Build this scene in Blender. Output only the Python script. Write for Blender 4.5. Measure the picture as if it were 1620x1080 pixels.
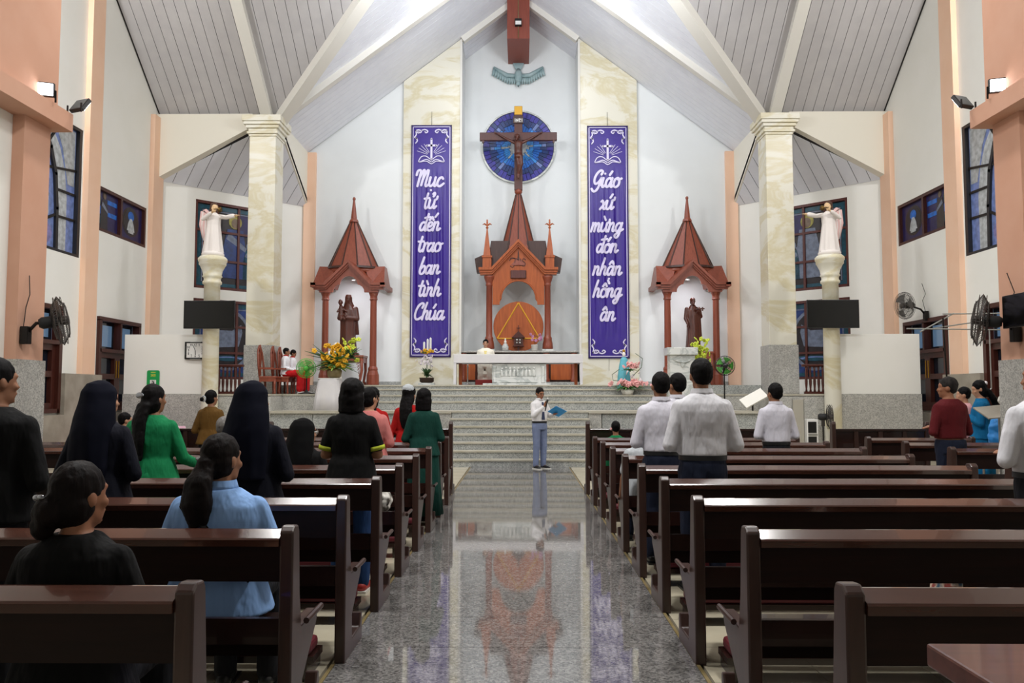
import bpy, math, random
from mathutils import Vector as V, Matrix, Euler, noise
random.seed(7)
PI = math.pi
scene = bpy.context.scene
COL = scene.collection
for o in list(bpy.data.objects): bpy.data.objects.remove(o)

# ---------------------------------------------------------------- camera
F = 1300.0
cam_d = bpy.data.cameras.new('camera'); cam = bpy.data.objects.new('camera', cam_d); COL.objects.link(cam)
cam_d.sensor_width = 36.0; cam_d.lens = F / 1620 * 36.0; cam_d.clip_end = 200
cam.location = (0.035, 0.0, 1.5)
pitch = math.atan(83 / F); yaw = math.atan(15 / F * math.cos(pitch))
cam.rotation_euler = (PI / 2 + pitch, 0, yaw)
scene.camera = cam
vs = scene.view_settings
vs.view_transform = 'Standard'; vs.look = 'None'; vs.gamma = 1.0; vs.use_curve_mapping = False
vs.exposure = 0.0
# ---------------------------------------------------------------- world: dusk outside
w = bpy.data.worlds.new('dusk'); scene.world = w; w.use_nodes = True
w.node_tree.nodes['Background'].inputs[0].default_value = (0.35, 0.47, 0.75, 1)
w.node_tree.nodes['Background'].inputs[1].default_value = 0.5
# ---------------------------------------------------------------- area lights: floodlights plus added unseen fill
def area(name, loc, target, size, power, color=(1, 1, 1), spread=180, sy=None):
    d = bpy.data.lights.new(name, 'AREA'); d.energy = power; d.color = color; d.size = size
    d.shape = 'RECTANGLE' if sy else 'SQUARE'
    if sy: d.size_y = sy
    d.spread = math.radians(spread)
    o = bpy.data.objects.new(name, d); COL.objects.link(o); o.location = loc
    o.rotation_euler = (V(target) - V(loc)).to_track_quat('-Z', 'Y').to_euler()
    return o
COOL = (0.93, 0.96, 1.0); NEUT = (1.0, 0.97, 0.92)
WHT = (1.0, 0.99, 0.97)
for s in (-1, 1):
    area('flood_gable', (s * 9.15, 13.4, 9.9), (s * 3.4, 24, 4.0), 0.45, 215, WHT, 180)
    area('flood_pillar', (s * 5.75, 10.95, 5.5), (s * 1.5, 24, 5.5), 0.4, 92, COOL, 180)
    area('chancel_ceiling_fill', (s * 2.4, 15.9, 9.8), (-s * 2.0, 22.0, 12.2), 1.2, 190, COOL, 180)  # added unseen fill that brightens the chancel ceiling
    area('front_wall_fill', (s * 1.6, 20.0, 11.75), (s * 2.8, 24.0, 4.5), 0.6, 46, COOL, 150)  # added out of view to brighten the front wall
    area('nave_fill', (s * 2.2, 5.5, 7.6), (s * 2.2, 5.6, 0), 0.8, 280, WHT, 180)  # unseen fill placed to light the people's backs in the pews
    area('crossing_fill', (s * 4.0, 11.6, 9.6), (s * 4.0, 12.6, 0), 0.5, 200, WHT, 170, 3.0)  # added ambient fill high in the crossing, no fixture
    area('crossing_fill', (s * 2.5, 17.8, 11.0), (s * 2.5, 18.6, 0), 0.4, 70, WHT, 100, 1.6)  # second added fill, brightens the altar steps

# ---------------------------------------------------------------- mesh helpers
def nrm(v): return v.normalized() if v.length > 1e-9 else V((0, 0, 1))
class MB:
    def __init__(s): s.v = []; s.f = []
    def add(s, vs_, fs):
        b = len(s.v); s.v += [V(p) for p in vs_]; s.f += [tuple(i + b for i in f) for f in fs]; return s
    def box(s, x0, x1, y0, y1, z0, z1):
        return s.add([(x0, y0, z0), (x1, y0, z0), (x1, y1, z0), (x0, y1, z0), (x0, y0, z1), (x1, y0, z1), (x1, y1, z1), (x0, y1, z1)],
                     [(0, 3, 2, 1), (4, 5, 6, 7), (0, 1, 5, 4), (1, 2, 6, 5), (2, 3, 7, 6), (3, 0, 4, 7)])
    def hexa(s, lo, hi):                     # two rings of n points
        n = len(lo)
        return s.add(list(lo) + list(hi), [tuple(range(n))[::-1], tuple(range(n, 2 * n))] + [(i, (i + 1) % n, n + (i + 1) % n, n + i) for i in range(n)])
    def prism(s, poly, axis, a, b):          # 2d polygon extruded along axis
        m = {'x': lambda p, t: (t, p[0], p[1]), 'y': lambda p, t: (p[0], t, p[1]), 'z': lambda p, t: (p[0], p[1], t)}[axis]
        return s.hexa([m(p, a) for p in poly], [m(p, b) for p in poly])
    def ringloft(s, rings, caps=True):
        n = len(rings[0]); b = len(s.v)
        for r in rings: s.v += [V(p) for p in r]
        for k in range(len(rings) - 1):
            for i in range(n):
                j = (i + 1) % n; s.f.append((b + k * n + i, b + k * n + j, b + (k + 1) * n + j, b + (k + 1) * n + i))
        if caps:
            s.f.append(tuple(b + i for i in range(n))[::-1]); e = b + (len(rings) - 1) * n; s.f.append(tuple(e + i for i in range(n)))
        return s
    def tube(s, pts, r, n=8, flat=None, caps=True):
        pts = [V(p) for p in pts]; R = r if isinstance(r, (list, tuple)) else [r] * len(pts)
        rings = []; up = None
        for i, p in enumerate(pts):
            t = nrm(pts[min(i + 1, len(pts) - 1)] - pts[max(i - 1, 0)])
            if up is None: up = V((0, 0, 1)) if abs(t.z) < .9 else V((0, 1, 0))
            a = nrm(t.cross(up)); c = nrm(a.cross(t)); up = c
            fa, fc = (1, 1) if flat is None else flat
            rings.append([p + a * math.cos(2 * PI * k / n) * R[i] * fa + c * math.sin(2 * PI * k / n) * R[i] * fc for k in range(n)])
        return s.ringloft(rings, caps)
    def cap(s, p0, r0, p1, r1, n=10):        # tapered capsule
        p0, p1 = V(p0), V(p1); t = nrm(p1 - p0); pts = []; R = []
        for k in range(4): a = PI / 2 * (1 - k / 4); pts.append(p0 - t * math.sin(a) * r0); R.append(max(.0008, math.cos(a) * r0))
        pts.append(p0); R.append(r0); pts.append(p1); R.append(r1)
        for k in range(1, 5): a = PI / 2 * k / 4; pts.append(p1 + t * math.sin(a) * r1); R.append(max(.0008, math.cos(a) * r1))
        return s.tube(pts, R, n)
    def ell(s, c, r, n=12, m=8, rot=None):
        c = V(c); rings = []
        for k in range(m + 1):
            a = PI * k / m - PI / 2; q = max(.02, math.cos(a)); ring = []
            for i in range(n):
                p = V((r[0] * q * math.cos(2 * PI * i / n), r[1] * q * math.sin(2 * PI * i / n), r[2] * math.sin(a)))
                if rot: p = rot @ p
                ring.append(c + p)
            rings.append(ring)
        return s.ringloft(rings)
    def lathe(s, prof, n=16, c=(0, 0, 0), sx=1, sy=1, rot0=0):
        return s.ringloft([[(c[0] + r * sx * math.cos(2 * PI * i / n + rot0), c[1] + r * sy * math.sin(2 * PI * i / n + rot0), c[2] + z) for i in range(n)] for r, z in prof])
    def grid(s, nu, nv, fn):
        b = len(s.v); s.v += [V(fn(i / nu, j / nv)) for j in range(nv + 1) for i in range(nu + 1)]
        s.f += [(b + j * (nu + 1) + i, b + j * (nu + 1) + i + 1, b + (j + 1) * (nu + 1) + i + 1, b + (j + 1) * (nu + 1) + i) for j in range(nv) for i in range(nu)]
        return s
    def tf(s, M): s.v = [M @ p for p in s.v]; return s
    def merge(s, o): return s.add(o.v, o.f)
    def build(s, name, m, parent=None, smooth=False, bevel=0, origin=True, mods=None):
        off = V((0, 0, 0))
        if parent is None and origin and s.v:
            xs = [p.x for p in s.v]; ys = [p.y for p in s.v]; zs = [p.z for p in s.v]
            off = V(((min(xs) + max(xs)) / 2, (min(ys) + max(ys)) / 2, min(zs)))
        me = bpy.data.meshes.new(name); me.from_pydata([p - off for p in s.v], [], s.f)
        me.materials.append(M[m] if isinstance(m, str) else m)
        if smooth: me.polygons.foreach_set('use_smooth', [True] * len(me.polygons))
        me.update()
        o = bpy.data.objects.new(name, me); COL.objects.link(o); o.location = off
        if parent is not None: o.parent = parent
        if bevel:
            bm = o.modifiers.new('bevel', 'BEVEL'); bm.width = bevel; bm.segments = 2; bm.limit_method = 'ANGLE'; bm.angle_limit = .6
        return o
    def blob(s, name, m, parent, vox=.012, smooth=4, disp=0, dsize=.1):
        o = s.build(name, m, parent)
        r = o.modifiers.new('remesh', 'REMESH'); r.mode = 'VOXEL'; r.voxel_size = vox; r.use_smooth_shade = True
        if smooth: q = o.modifiers.new('smooth', 'SMOOTH'); q.iterations = smooth; q.factor = .5
        if disp:
            d = o.modifiers.new('folds', 'DISPLACE'); d.texture = cloud(dsize); d.strength = disp; d.mid_level = .5; d.texture_coords = 'GLOBAL'
        return o
_clouds = {}
def cloud(sz):
    if sz not in _clouds:
        t = bpy.data.textures.new('folds', 'CLOUDS'); t.noise_scale = sz; t.noise_depth = 2; _clouds[sz] = t
    return _clouds[sz]
def dup(src, name, parent=None, loc=None, rot=None, scale=None):
    c = src.copy(); c.name = name; COL.objects.link(c)
    c.parent = parent
    if loc is not None: c.location = loc
    if rot is not None: c.rotation_euler = rot
    if scale is not None: c.scale = scale
    return c
def copy_tree(o, parent=None):
    c = o.copy(); COL.objects.link(c); c.parent = parent
    for ch in o.children: copy_tree(ch, c)
    return c
def tag(o, label, cat, group=None):
    o['label'] = label; o['category'] = cat
    if group: o['group'] = group
    return o
def thing(name, label, cat, loc=(0, 0, 0), rz=0, group=None):
    o = bpy.data.objects.new(name, None); COL.objects.link(o); o.empty_display_size = .2
    o.location = loc; o.rotation_euler = (0, 0, rz)
    return tag(o, label, cat, group)
def struct(o): o['kind'] = 'structure'; return o
def stuff(o): o['kind'] = 'stuff'; return o
def RZ(a): return Matrix.Rotation(a, 4, 'Z')
def TR(x, y, z): return Matrix.Translation((x, y, z))
def ring(rx, ry, z, cx=0, cy=0, n=20, e=2.4, fold=0, nf=9, ph=0):
    out = []
    for i in range(n):
        t = 2 * PI * i / n; c, s_ = math.cos(t), math.sin(t)
        k = 1 + fold * math.sin(nf * t + ph)
        out.append((cx + rx * k * math.copysign(abs(c) ** (2 / e), c), cy + ry * k * math.copysign(abs(s_) ** (2 / e), s_), z))
    return out

# ---------------------------------------------------------------- materials
M = {}
def hexc(h):
    h = h.lstrip('#'); c = [int(h[i:i + 2], 16) / 255 for i in (0, 2, 4)]
    return tuple(((x / 12.92) if x <= .04045 else ((x + .055) / 1.055) ** 2.4) for x in c) + (1,)
def mat(name, col, rough=.5, spec=.5, metal=0, emit=None, estr=0, alpha=None, coat=0):
    m = bpy.data.materials.new(name); m.use_nodes = True; b = m.node_tree.nodes['Principled BSDF']
    c = hexc(col) if isinstance(col, str) else tuple(col) + ((1,) if len(col) == 3 else ())
    b.inputs['Base Color'].default_value = c; b.inputs['Roughness'].default_value = rough
    b.inputs['Specular IOR Level'].default_value = spec; b.inputs['Metallic'].default_value = metal
    b.inputs['Coat Weight'].default_value = coat
    if emit: b.inputs['Emission Color'].default_value = hexc(emit); b.inputs['Emission Strength'].default_value = estr
    if alpha is not None: b.inputs['Alpha'].default_value = alpha
    M[name] = m; return m
def nodes(m): nt = m.node_tree; return nt, nt.nodes, nt.links, nt.nodes['Principled BSDF']
def noisy(name, c1, c2, scale=5, rough=.5, spec=.5, detail=4, stretch=(1, 1, 1), lo=.35, hi=.65, bump=0, bscale=None, coat=0, c3=None, obj=True, distort=0):
    m = mat(name, c1, rough, spec, coat=coat); nt, N, L, b = nodes(m)
    tc = N.new('ShaderNodeTexCoord'); mp = N.new('ShaderNodeMapping'); mp.inputs['Scale'].default_value = stretch
    L.new(tc.outputs['Object'], mp.inputs['Vector'])
    nz = N.new('ShaderNodeTexNoise'); nz.inputs['Scale'].default_value = scale; nz.inputs['Detail'].default_value = detail; nz.inputs['Distortion'].default_value = distort
    L.new(mp.outputs[0], nz.inputs['Vector'])
    cr = N.new('ShaderNodeValToRGB'); e = cr.color_ramp.elements
    e[0].position = lo; e[0].color = hexc(c1); e[1].position = hi; e[1].color = hexc(c2)
    if c3: q = e.new((lo + hi) / 2); q.color = hexc(c3)
    L.new(nz.outputs['Fac'], cr.inputs[0]); L.new(cr.outputs[0], b.inputs['Base Color'])
    if bump:
        bp = N.new('ShaderNodeBump'); bp.inputs['Strength'].default_value = bump; bp.inputs['Distance'].default_value = .04
        n2 = nz
        if bscale:
            n2 = N.new('ShaderNodeTexNoise'); n2.inputs['Scale'].default_value = bscale; n2.inputs['Detail'].default_value = 3; L.new(mp.outputs[0], n2.inputs['Vector'])
        L.new(n2.outputs['Fac'], bp.inputs['Height']); L.new(bp.outputs[0], b.inputs['Normal'])
    return m
def granite(name, base, dark, light, scale, rough, spec=.5):
    m = mat(name, base, rough, spec); nt, N, L, b = nodes(m)
    tc = N.new('ShaderNodeTexCoord')
    v = N.new('ShaderNodeTexVoronoi'); v.inputs['Scale'].default_value = scale; L.new(tc.outputs['Object'], v.inputs['Vector'])
    nz = N.new('ShaderNodeTexNoise'); nz.inputs['Scale'].default_value = scale * .12; nz.inputs['Detail'].default_value = 5; L.new(tc.outputs['Object'], nz.inputs['Vector'])
    sep = N.new('ShaderNodeSeparateColor'); L.new(v.outputs['Color'], sep.inputs[0])
    mx = N.new('ShaderNodeMath'); mx.operation = 'MULTIPLY_ADD'; L.new(sep.outputs[0], mx.inputs[0]); mx.inputs[1].default_value = .6
    m2 = N.new('ShaderNodeMath'); m2.operation = 'MULTIPLY'; L.new(nz.outputs['Fac'], m2.inputs[0]); m2.inputs[1].default_value = .4
    L.new(m2.outputs[0], mx.inputs[2])
    cr = N.new('ShaderNodeValToRGB'); e = cr.color_ramp.elements
    e[0].position = .18; e[0].color = hexc(dark); e[1].position = .85; e[1].color = hexc(light); q = e.new(.5); q.color = hexc(base)
    L.new(mx.outputs[0], cr.inputs[0]); L.new(cr.outputs[0], b.inputs['Base Color'])
    return m
def marble(name, base, vein, scale=1.2, rough=.3, stretch=(1, 1, 2.2)):
    m = mat(name, base, rough); nt, N, L, b = nodes(m)
    tc = N.new('ShaderNodeTexCoord'); mp = N.new('ShaderNodeMapping'); mp.inputs['Scale'].default_value = stretch; L.new(tc.outputs['Object'], mp.inputs['Vector'])
    nz = N.new('ShaderNodeTexNoise'); nz.inputs['Scale'].default_value = scale; nz.inputs['Detail'].default_value = 8; nz.inputs['Distortion'].default_value = 1.2; nz.inputs['Roughness'].default_value = .6
    L.new(mp.outputs[0], nz.inputs['Vector'])
    cr = N.new('ShaderNodeValToRGB'); e = cr.color_ramp.elements
    e[0].position = .40; e[0].color = hexc(base); e[1].position = .62; e[1].color = hexc(base); q = e.new(.52); q.color = hexc(vein); q2 = e.new(.46); q2.color = hexc(base)
    L.new(nz.outputs['Fac'], cr.inputs[0]); L.new(cr.outputs[0], b.inputs['Base Color'])
    return m
def wood(name, c1, c2, rough=.35, axis=2, scale=3, coat=.0, spec=.5):
    st = [9, 9, 9]; st[axis] = .7
    return noisy(name, c1, c2, scale, rough, spec, 5, st, .3, .7, coat=coat, distort=.6)

noisy('white_wall', '#edece5', '#f0efe9', 1.2, .75, .3)
noisy('front_wall', '#e6e9e9', '#eaeded', 1.0, .7, .3)
noisy('pink_paint', '#ecc3a6', '#efc9ae', 1.5, .65, .3)
noisy('pink_shaded', '#cf9f86', '#d4a68e', 1.5, .7, .2)  # the pink paint with shade put into its colour, for the unlit nave side
noisy('dado_plain', '#a29a8d', '#8a8276', 2.5, .6, .3, 6)
granite('granite_step', '#a2a4a1', '#7c807e', '#c6c8c4', 75, .35)
granite('granite_wall', '#aeaca6', '#8e8d88', '#cac8c1', 70, .4)
noisy('nosing', '#bab5a8', '#aca694', 3, .4)
granite('granite_aisle', '#6e6c6a', '#514f4e', '#908d8a', 80, .04, .8)
noisy('gold_edge', '#8b7a57', '#74653f', 6, .4)
noisy('cream_tile', '#c4bca6', '#b7ae98', 2.2, .16)
mat('grout', '#6d665a', .8)
marble('yellow_marble', '#e0dccc', '#d2c8a6', .45, .35)
marble('white_marble', '#d9dad6', '#aeb3b0', 1.5, .3)
noisy('plank_grey', '#bcb9b9', '#b6b3b4', 3, .55, .35)
noisy('plank_pale', '#e9ebf2', '#e4e6ee', 3, .5, .4)
mat('plank_gap', '#3a3838', .9, .1)
mat('beam_white', '#dedbd3', .6)
wood('redwood_beam', '#7d3a2b', '#8b4535', .5)
wood('pew_wood', '#1e0f0c', '#2b1611', .25, 0, 3, .25)
wood('pew_board', '#180c09', '#22110d', .45, 0, 3, 0, .2)
wood('pew_rail', '#4a2b21', '#3a2018', .18, 0, 3, .6, .8)
wood('pew_end', '#33201a', '#402923', .35, 2, 3, .15)
mat('kneeler_pad', '#5a1621', .45)
wood('altar_wood', '#b25a24', '#944415', .42, 2, 2.5, .1)
wood('gazebo_wood', '#8e4630', '#7a3722', .42, 2, 2.5, .15)
wood('dark_trim_wood', '#43261d', '#35190f', .4)
wood('window_wood', '#4a2118', '#3b170f', .4, 2)
wood('cross_wood', '#54251a', '#401a12', .4, 2)
wood('statue_wood', '#5a2a1b', '#3e1a10', .35, 2, 4)
mat('gold', '#c99a3c', .35, .5, .7)
mat('gold_paint', '#e0a93a', .4)
mat('black', '#0d0d0e', .35)
mat('black_matte', '#141313', .7)
mat('dark_iron', '#1c1714', .5, .5, .5)
mat('screen_black', '#050506', .18, .5)
mat('white_plastic', '#e4e3df', .35)
mat('white_plaster', '#e6e2da', .55)
mat('steel', '#b9bab8', .3, .5, .9)
mat('lamp_glow', '#ffffff', .5, emit='#f4f8ff', estr=9)
mat('gusset', '#e6e1d3', .7, .3)
# ================================================================ THE BUILDING
ZE = 8.65; XE = 6.35; ZR = 13.44; SX = (ZR - ZE) / XE; SY = (ZR - ZE) / 6.0
YW = 24.0; YA = 25.5; XA = 1.75
def zc(x): return ZE + SX * (XE - abs(x))          # nave and chancel slope
def zt(y): return ZR - SY * abs(15 - y)            # transept slope
# ---- floor and its tiles
fl = struct(MB().box(-9.6, 9.6, -5, 26, -.2, -.02).build('floor', 'grout', origin=False))
slab = None
for k in range(25):
    y0 = .3 + k * .667
    o = MB().box(-1.0, 1.0, y0 + .002, y0 + .665, -.02, .003).build('granite_slab', 'granite_aisle', fl)
for s in (-1, 1):
    MB().box(s * 1.012 - .01, s * 1.012 + .01, .3, 16.95, -.02, .005).build('edge_strip', 'gold_edge', fl)
tile = MB().box(-.298, .298, -.298, .298, -.02, 0).build('floor_tile', 'cream_tile', fl); first = True
for s in (-1, 1):
    for i in range(5):
        for j in range(28):
            loc = (s * (1.34 + .6 * i), .5 + .6 * j, 0)
            if first: tile.location = loc; first = False
            else: dup(tile, 'floor_tile', fl, loc)
far = MB()
for s in (-1, 1):
    for i in range(9):
        for j in range(31):
            x = s * (4.34 + .6 * i)
            if abs(x) < 9.3: far.box(x - .298, x + .298, .2 + .6 * j, .796 + .6 * j, -.02, 0)
stuff(far.build('floor_tile_field', 'cream_tile', fl))
# ---- altar steps and platforms
st = thing('altar_steps', 'broad grey granite stairway rising from the aisle to the altar', 'stairs', (0, 17, 0))
Y0 = 16.95; RIS = 1.113 / 7
def step(par, x0, x1, yf, yb, z0, z1):
    MB().box(x0, x1, yf + .03 - 17, yb - 17, z0, z1 - .035).build('riser', 'granite_step', par)
    MB().box(x0 - .01, x1 + .01, yf - 17, yb - 17, z1 - .035, z1).build('tread', 'nosing', par)
for k in range(7):
    step(st, -1.55, 1.55, Y0 + .3 * k, Y0 + .3 * (k + 1) + (0 if k < 6 else .05), 0 if k == 0 else RIS * k - .03, RIS * (k + 1))
pl = bpy.data.objects.new('floor_sanctuary', None); COL.objects.link(pl); pl.location = (0, 17, 0); struct(pl)
YL = 18.75
MB().box(-5.7, 5.7, YL + .3 - 17, 19.95 - 17, 0, 1.075).build('landing_core', 'granite_wall', pl)
MB().box(-5.72, 5.72, YL + .3 - 17, 19.95 - 17, 1.075, 1.113).build('landing_top', 'nosing', pl)
for s in (-1, 1):
    MB().box(min(s * 1.56, s * 5.7), max(s * 1.56, s * 5.7), YL - .02 - 17, YL + .3 - 17, 1.06, 1.113).build('landing_ledge', 'nosing', pl)
    a, b = sorted((s * 1.56, s * 1.85)); MB().box(a, b, YL + .02 - 17, YL + .3 - 17, 0, 1.06).build('pier', 'granite_wall', pl)
    for i in range(4):
        a, b = sorted((s * (1.87 + .96 * i), s * (1.87 + .96 * i + .95)))
        MB().box(a, b, YL + .06 - 17, YL + .3 - 17, .02, 1.06).build('granite_panel', 'granite_step', pl)
    a, b = sorted((s * 5.7, s * 7.02)); MB().box(a, b, YL - 17, 19.7 - 17, 0, 1.46).build('side_block', 'granite_wall', pl, bevel=.03)
    MB().box(a, b + 0, YL - .015 - 17, 19.7 - 17, 1.46, 1.5).build('side_top', 'nosing', pl)
    a, b = sorted((s * 4.62, s * 9.3)); MB().box(a, b, 19.7 - 17, 21.25 - 17, 0, 1.46).build('chair_platform', 'granite_wall', pl)
    MB().box(a, b, 19.68 - 17, 21.25 - 17, 1.46, 1.5).build('chair_platform_top', 'nosing', pl)
up = [(19.95, 1.113, 1.323), (20.27, 1.29, 1.477), (20.59, 1.45, 1.627), (20.91, 1.6, 1.73)]
for yf, z0, z1 in up: step(pl, -4.6, 4.6, yf, 21.25, z0, z1)
MB().box(-6.2, 6.2, 21.25 - 17, YA - .02 - 17, 0, 1.73).build('upper_floor', 'granite_step', pl)
for s in (-1, 1):
    MB().prism([(s * 6.2, 21.25 - 17), (s * 8.9, 21.25 - 17), (s * 6.2, 23.9 - 17)][::s], 'z', 0, 1.5).build('corner_floor', 'granite_step', pl)
# ---- front wall with alcove
fw = MB()
for s in (-1, 1):
    fw.prism([(s * XA, -.2), (s * 6.7, -.2), (s * 6.7, zc(6.7)), (s * XA, zc(XA))], 'y', YW, YW + .3)
    fw.box(*sorted((s * XA, s * (XA + .25))), YW + .3, YA + .25, 0, zc(XA))
fw.prism([(-XA, 0), (XA, 0), (XA, zc(XA)), (0, ZR), (-XA, zc(XA))], 'y', YA, YA + .25)
struct(fw.build('wall_front', 'front_wall', origin=False))
for i, s in enumerate((-1, 1)):
    a = 3.46
    struct(MB().prism([(s * XA, 1.73), (s * a, 1.73), (s * a, zc(a) - .04), (s * XA, zc(XA) - .04)], 'y', YW - .1, YW - .001).build('trim_%d' % (i + 1), 'yellow_marble', origin=False))
    struct(MB().box(*sorted((s * (XA - .03), s * (XA + .03))), YW - .13, YW - .1, 1.73, zc(XA) - .06).build('trim_%d' % (i + 3), 'beam_white', origin=False))
    struct(MB().box(*sorted((s * 6.05, s * 6.4)), YW - .1, YW - .001, 1.5, ZE).build('trim_%d' % (i + 5), 'pink_paint', origin=False))
    struct(MB().box(*sorted((s * 3.5, s * 6.04)), YW - .04, YW - .001, 1.73, 1.86).build('baseboard_%s' % ('left' if s < 0 else 'right'), 'granite_step', origin=False))
# ---- side walls of the transept
def wall_x(name, X, s, y0, y1, z0, z1, holes, m='white_wall', th=.25):
    ys = sorted({y0, y1} | {h[0] for h in holes} | {h[1] for h in holes}); b = MB()
    for a, c in zip(ys, ys[1:]):
        hs = sorted([(h[2], h[3]) for h in holes if h[0] <= a + 1e-6 and h[1] >= c - 1e-6]); z = z0
        for lo, hi in hs:
            if lo > z: b.box(*sorted((X, X + s * th)), a, c, z, lo)
            z = hi
        b.box(*sorted((X, X + s * th)), a, c, z, z1)
    b.prism([(y0, z1), (y1, z1), (21.0, zt(21)), (15, ZR + .02), (9, zt(9))][0:5], 'x', X, X + s * th)
    return struct(b.build(name, m, origin=False))
XS = 9.4
HO = [(13.3, 17.28, 4.39, 7.16), (17.84, 20.33, 5.15, 6.16), (14.8, 16.58, 1.12, 3.22), (18.15, 20.02, 1.12, 3.16)]
for s in (-1, 1):
    nm = 'left' if s < 0 else 'right'
    wall_x('wall_side_' + nm, s * XS, s, 9.0, 21.2, -.2, 8.5, HO)
    t = MB()
    for y0, y1 in ((17.36, 18.1 - .3), (20.42, 20.98)): pass
    for k, (y0, y1) in enumerate(((17.32, 17.83), (20.42, 20.98))):
        struct(MB().box(*sorted((s * XS, s * (XS - .12))), y0, y1, 1.92 if k == 0 else 1.5, zt(y1) - .05).build('trim_%d' % (10 + k * 2 + (s > 0)), 'pink_paint', origin=False))
    # grey dado along the side wall, stopping at the tall windows
    for k, (y0, y1, zt_) in enumerate(((9.4, 14.75, 1.92), (14.75, 16.63, 1.08), (16.63, 18.1, 1.92), (18.1, 20.1, 1.08))):
        struct(MB().box(*sorted((s * XS, s * (XS - .15))), y0, y1, 0, zt_).build('trim_%d' % (20 + k * 2 + (s > 0)), 'dado_plain', origin=False))
    # oblique corner wall behind the column
    P0, P1 = V((s * 9.4, 21.0, 0)), V((s * 6.35, 24.05, 0)); d = (P1 - P0).normalized(); n = V((s * .7071, .7071, 0))
    ZT = 7.05; b = MB(); L = (P1 - P0).length
    WIN = [(.98, 2.85, 4.34, 6.73), (.98, 2.85, 1.9, 4.06)]
    us = [0, .98, 2.85, L]
    for a, c in zip(us, us[1:]):
        z = -.2
        for lo, hi in sorted([(q[2], q[3]) for q in WIN if q[0] <= a + 1e-6 and q[1] >= c - 1e-6]) + [(9.5, 9.6)]:
            A, C = P0 + d * a, P0 + d * c
            b.hexa([A + V((0, 0, z)), C + V((0, 0, z)), C + n * .25 + V((0, 0, z)), A + n * .25 + V((0, 0, z))], [A + V((0, 0, min(lo, 8.6))), C + V((0, 0, min(lo, 8.6))), C + n * .25 + V((0, 0, min(lo, 8.6))), A + n * .25 + V((0, 0, min(lo, 8.6)))])
            z = hi
    struct(b.build('wall_corner_' + nm, 'white_wall', origin=False))
    # gussets between column head and the two wall pilasters
    struct(MB().prism([(s * 6.9, 8.38), (s * 9.39, 7.02), (s * 9.39, 8.72), (s * 6.9, 8.72)], 'y', 20.72, 21.02).build('trim_%d' % (30 + (s > 0)), 'gusset', origin=False))
    struct(MB().prism([(21.3, 8.42), (23.99, 7.08), (23.99, 8.72), (21.3, 8.72)], 'x', s * 6.3, s * 6.6).build('trim_%d' % (32 + (s > 0)), 'gusset', origin=False))
    # nave wall, its end pilaster and cornice beam
    struct(MB().box(*sorted((s * XE, s * (XE + .3))), -5, 10.55, -.2, ZE + .1).build('wall_nave_' + nm, 'white_wall', origin=False))
    struct(MB().box(*sorted((s * (XE + .3), s * 9.65)), 8.9, 9.2, -.2, ZE + .1).build('wall_return_' + nm, 'white_wall', origin=False))
    struct(MB().box(*sorted((s * 6.2, s * 6.36)), 10.05, 10.62, 1.93, 5.0).build('trim_%d' % (40 + (s > 0)), 'pink_shaded', origin=False))
    struct(MB().box(*sorted((s * 6.17, s * 6.37)), 10.03, 10.64, 0, 1.93).build('trim_%d' % (42 + (s > 0)), 'granite_wall', origin=False))
    struct(MB().box(*sorted((s * 5.98, s * 6.36)), -4.9, 10.75, 5.0, 5.24).build('trim_%d' % (44 + (s > 0)), 'pink_shaded', origin=False))
    struct(MB().box(*sorted((s * 6.12, s * 6.36)), 9.2, 10.62, 5.24, ZE).build('trim_%d' % (46 + (s > 0)), 'pink_shaded', origin=False))
struct(MB().box(-6.7, 6.7, -5.2, -5, -.2, 14).build('wall_back', 'white_wall', origin=False))
# ---- ceiling
ce = MB(); nv = MB()
def quad(b, pts, th=.12):
    b.hexa([V(p) for p in pts], [V(p) + V((0, 0, th)) for p in pts])
for s in (-1, 1):
    quad(ce, [(s * 9.6, 21.05, zt(21.05)), (s * 9.6, 15, ZR), (0, 15, ZR), (s * XE, 21.05, zt(21.05))])
    quad(nv, [(s * 9.6, 8.95, zt(8.95)), (s * 9.6, 15, ZR), (0, 15, ZR), (s * XE, 8.95, zt(8.95))])
    quad(ce, [(s * XE, 21, ZE), (s * XE, 24.2, ZE), (0, 24.2, ZR), (0, 15, ZR)])
    quad(ce, [(s * 1.95, 24.1, zc(1.95)), (s * 1.95, YA + .1, zc(1.95)), (0, YA + .1, ZR), (0, 24.1, ZR)])
    quad(nv, [(s * (XE + .3), -5.1, zc(XE + .3)), (s * (XE + .3), 8.95, zc(XE + .3)), (s * XE, 9, ZE), (0, 15, ZR), (0, -5.1, ZR)])
    quad(ce, [(s * 9.45, 20.95, 7.07), (s * 6.3, 24.1, 7.07), (s * 6.3, 20.95, 8.65)])
ceil = struct(ce.build('ceiling', 'plank_gap', origin=False))
nv.build('nave_lining', 'plank_grey', ceil)
def plank(pts, dn, par, m='plank_grey', th=.018, name='plank'):
    return MB().hexa([V(p) + dn * .004 for p in pts], [V(p) + dn * th for p in pts]).build(name, m, par)
WP = .26; G = .006
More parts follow.
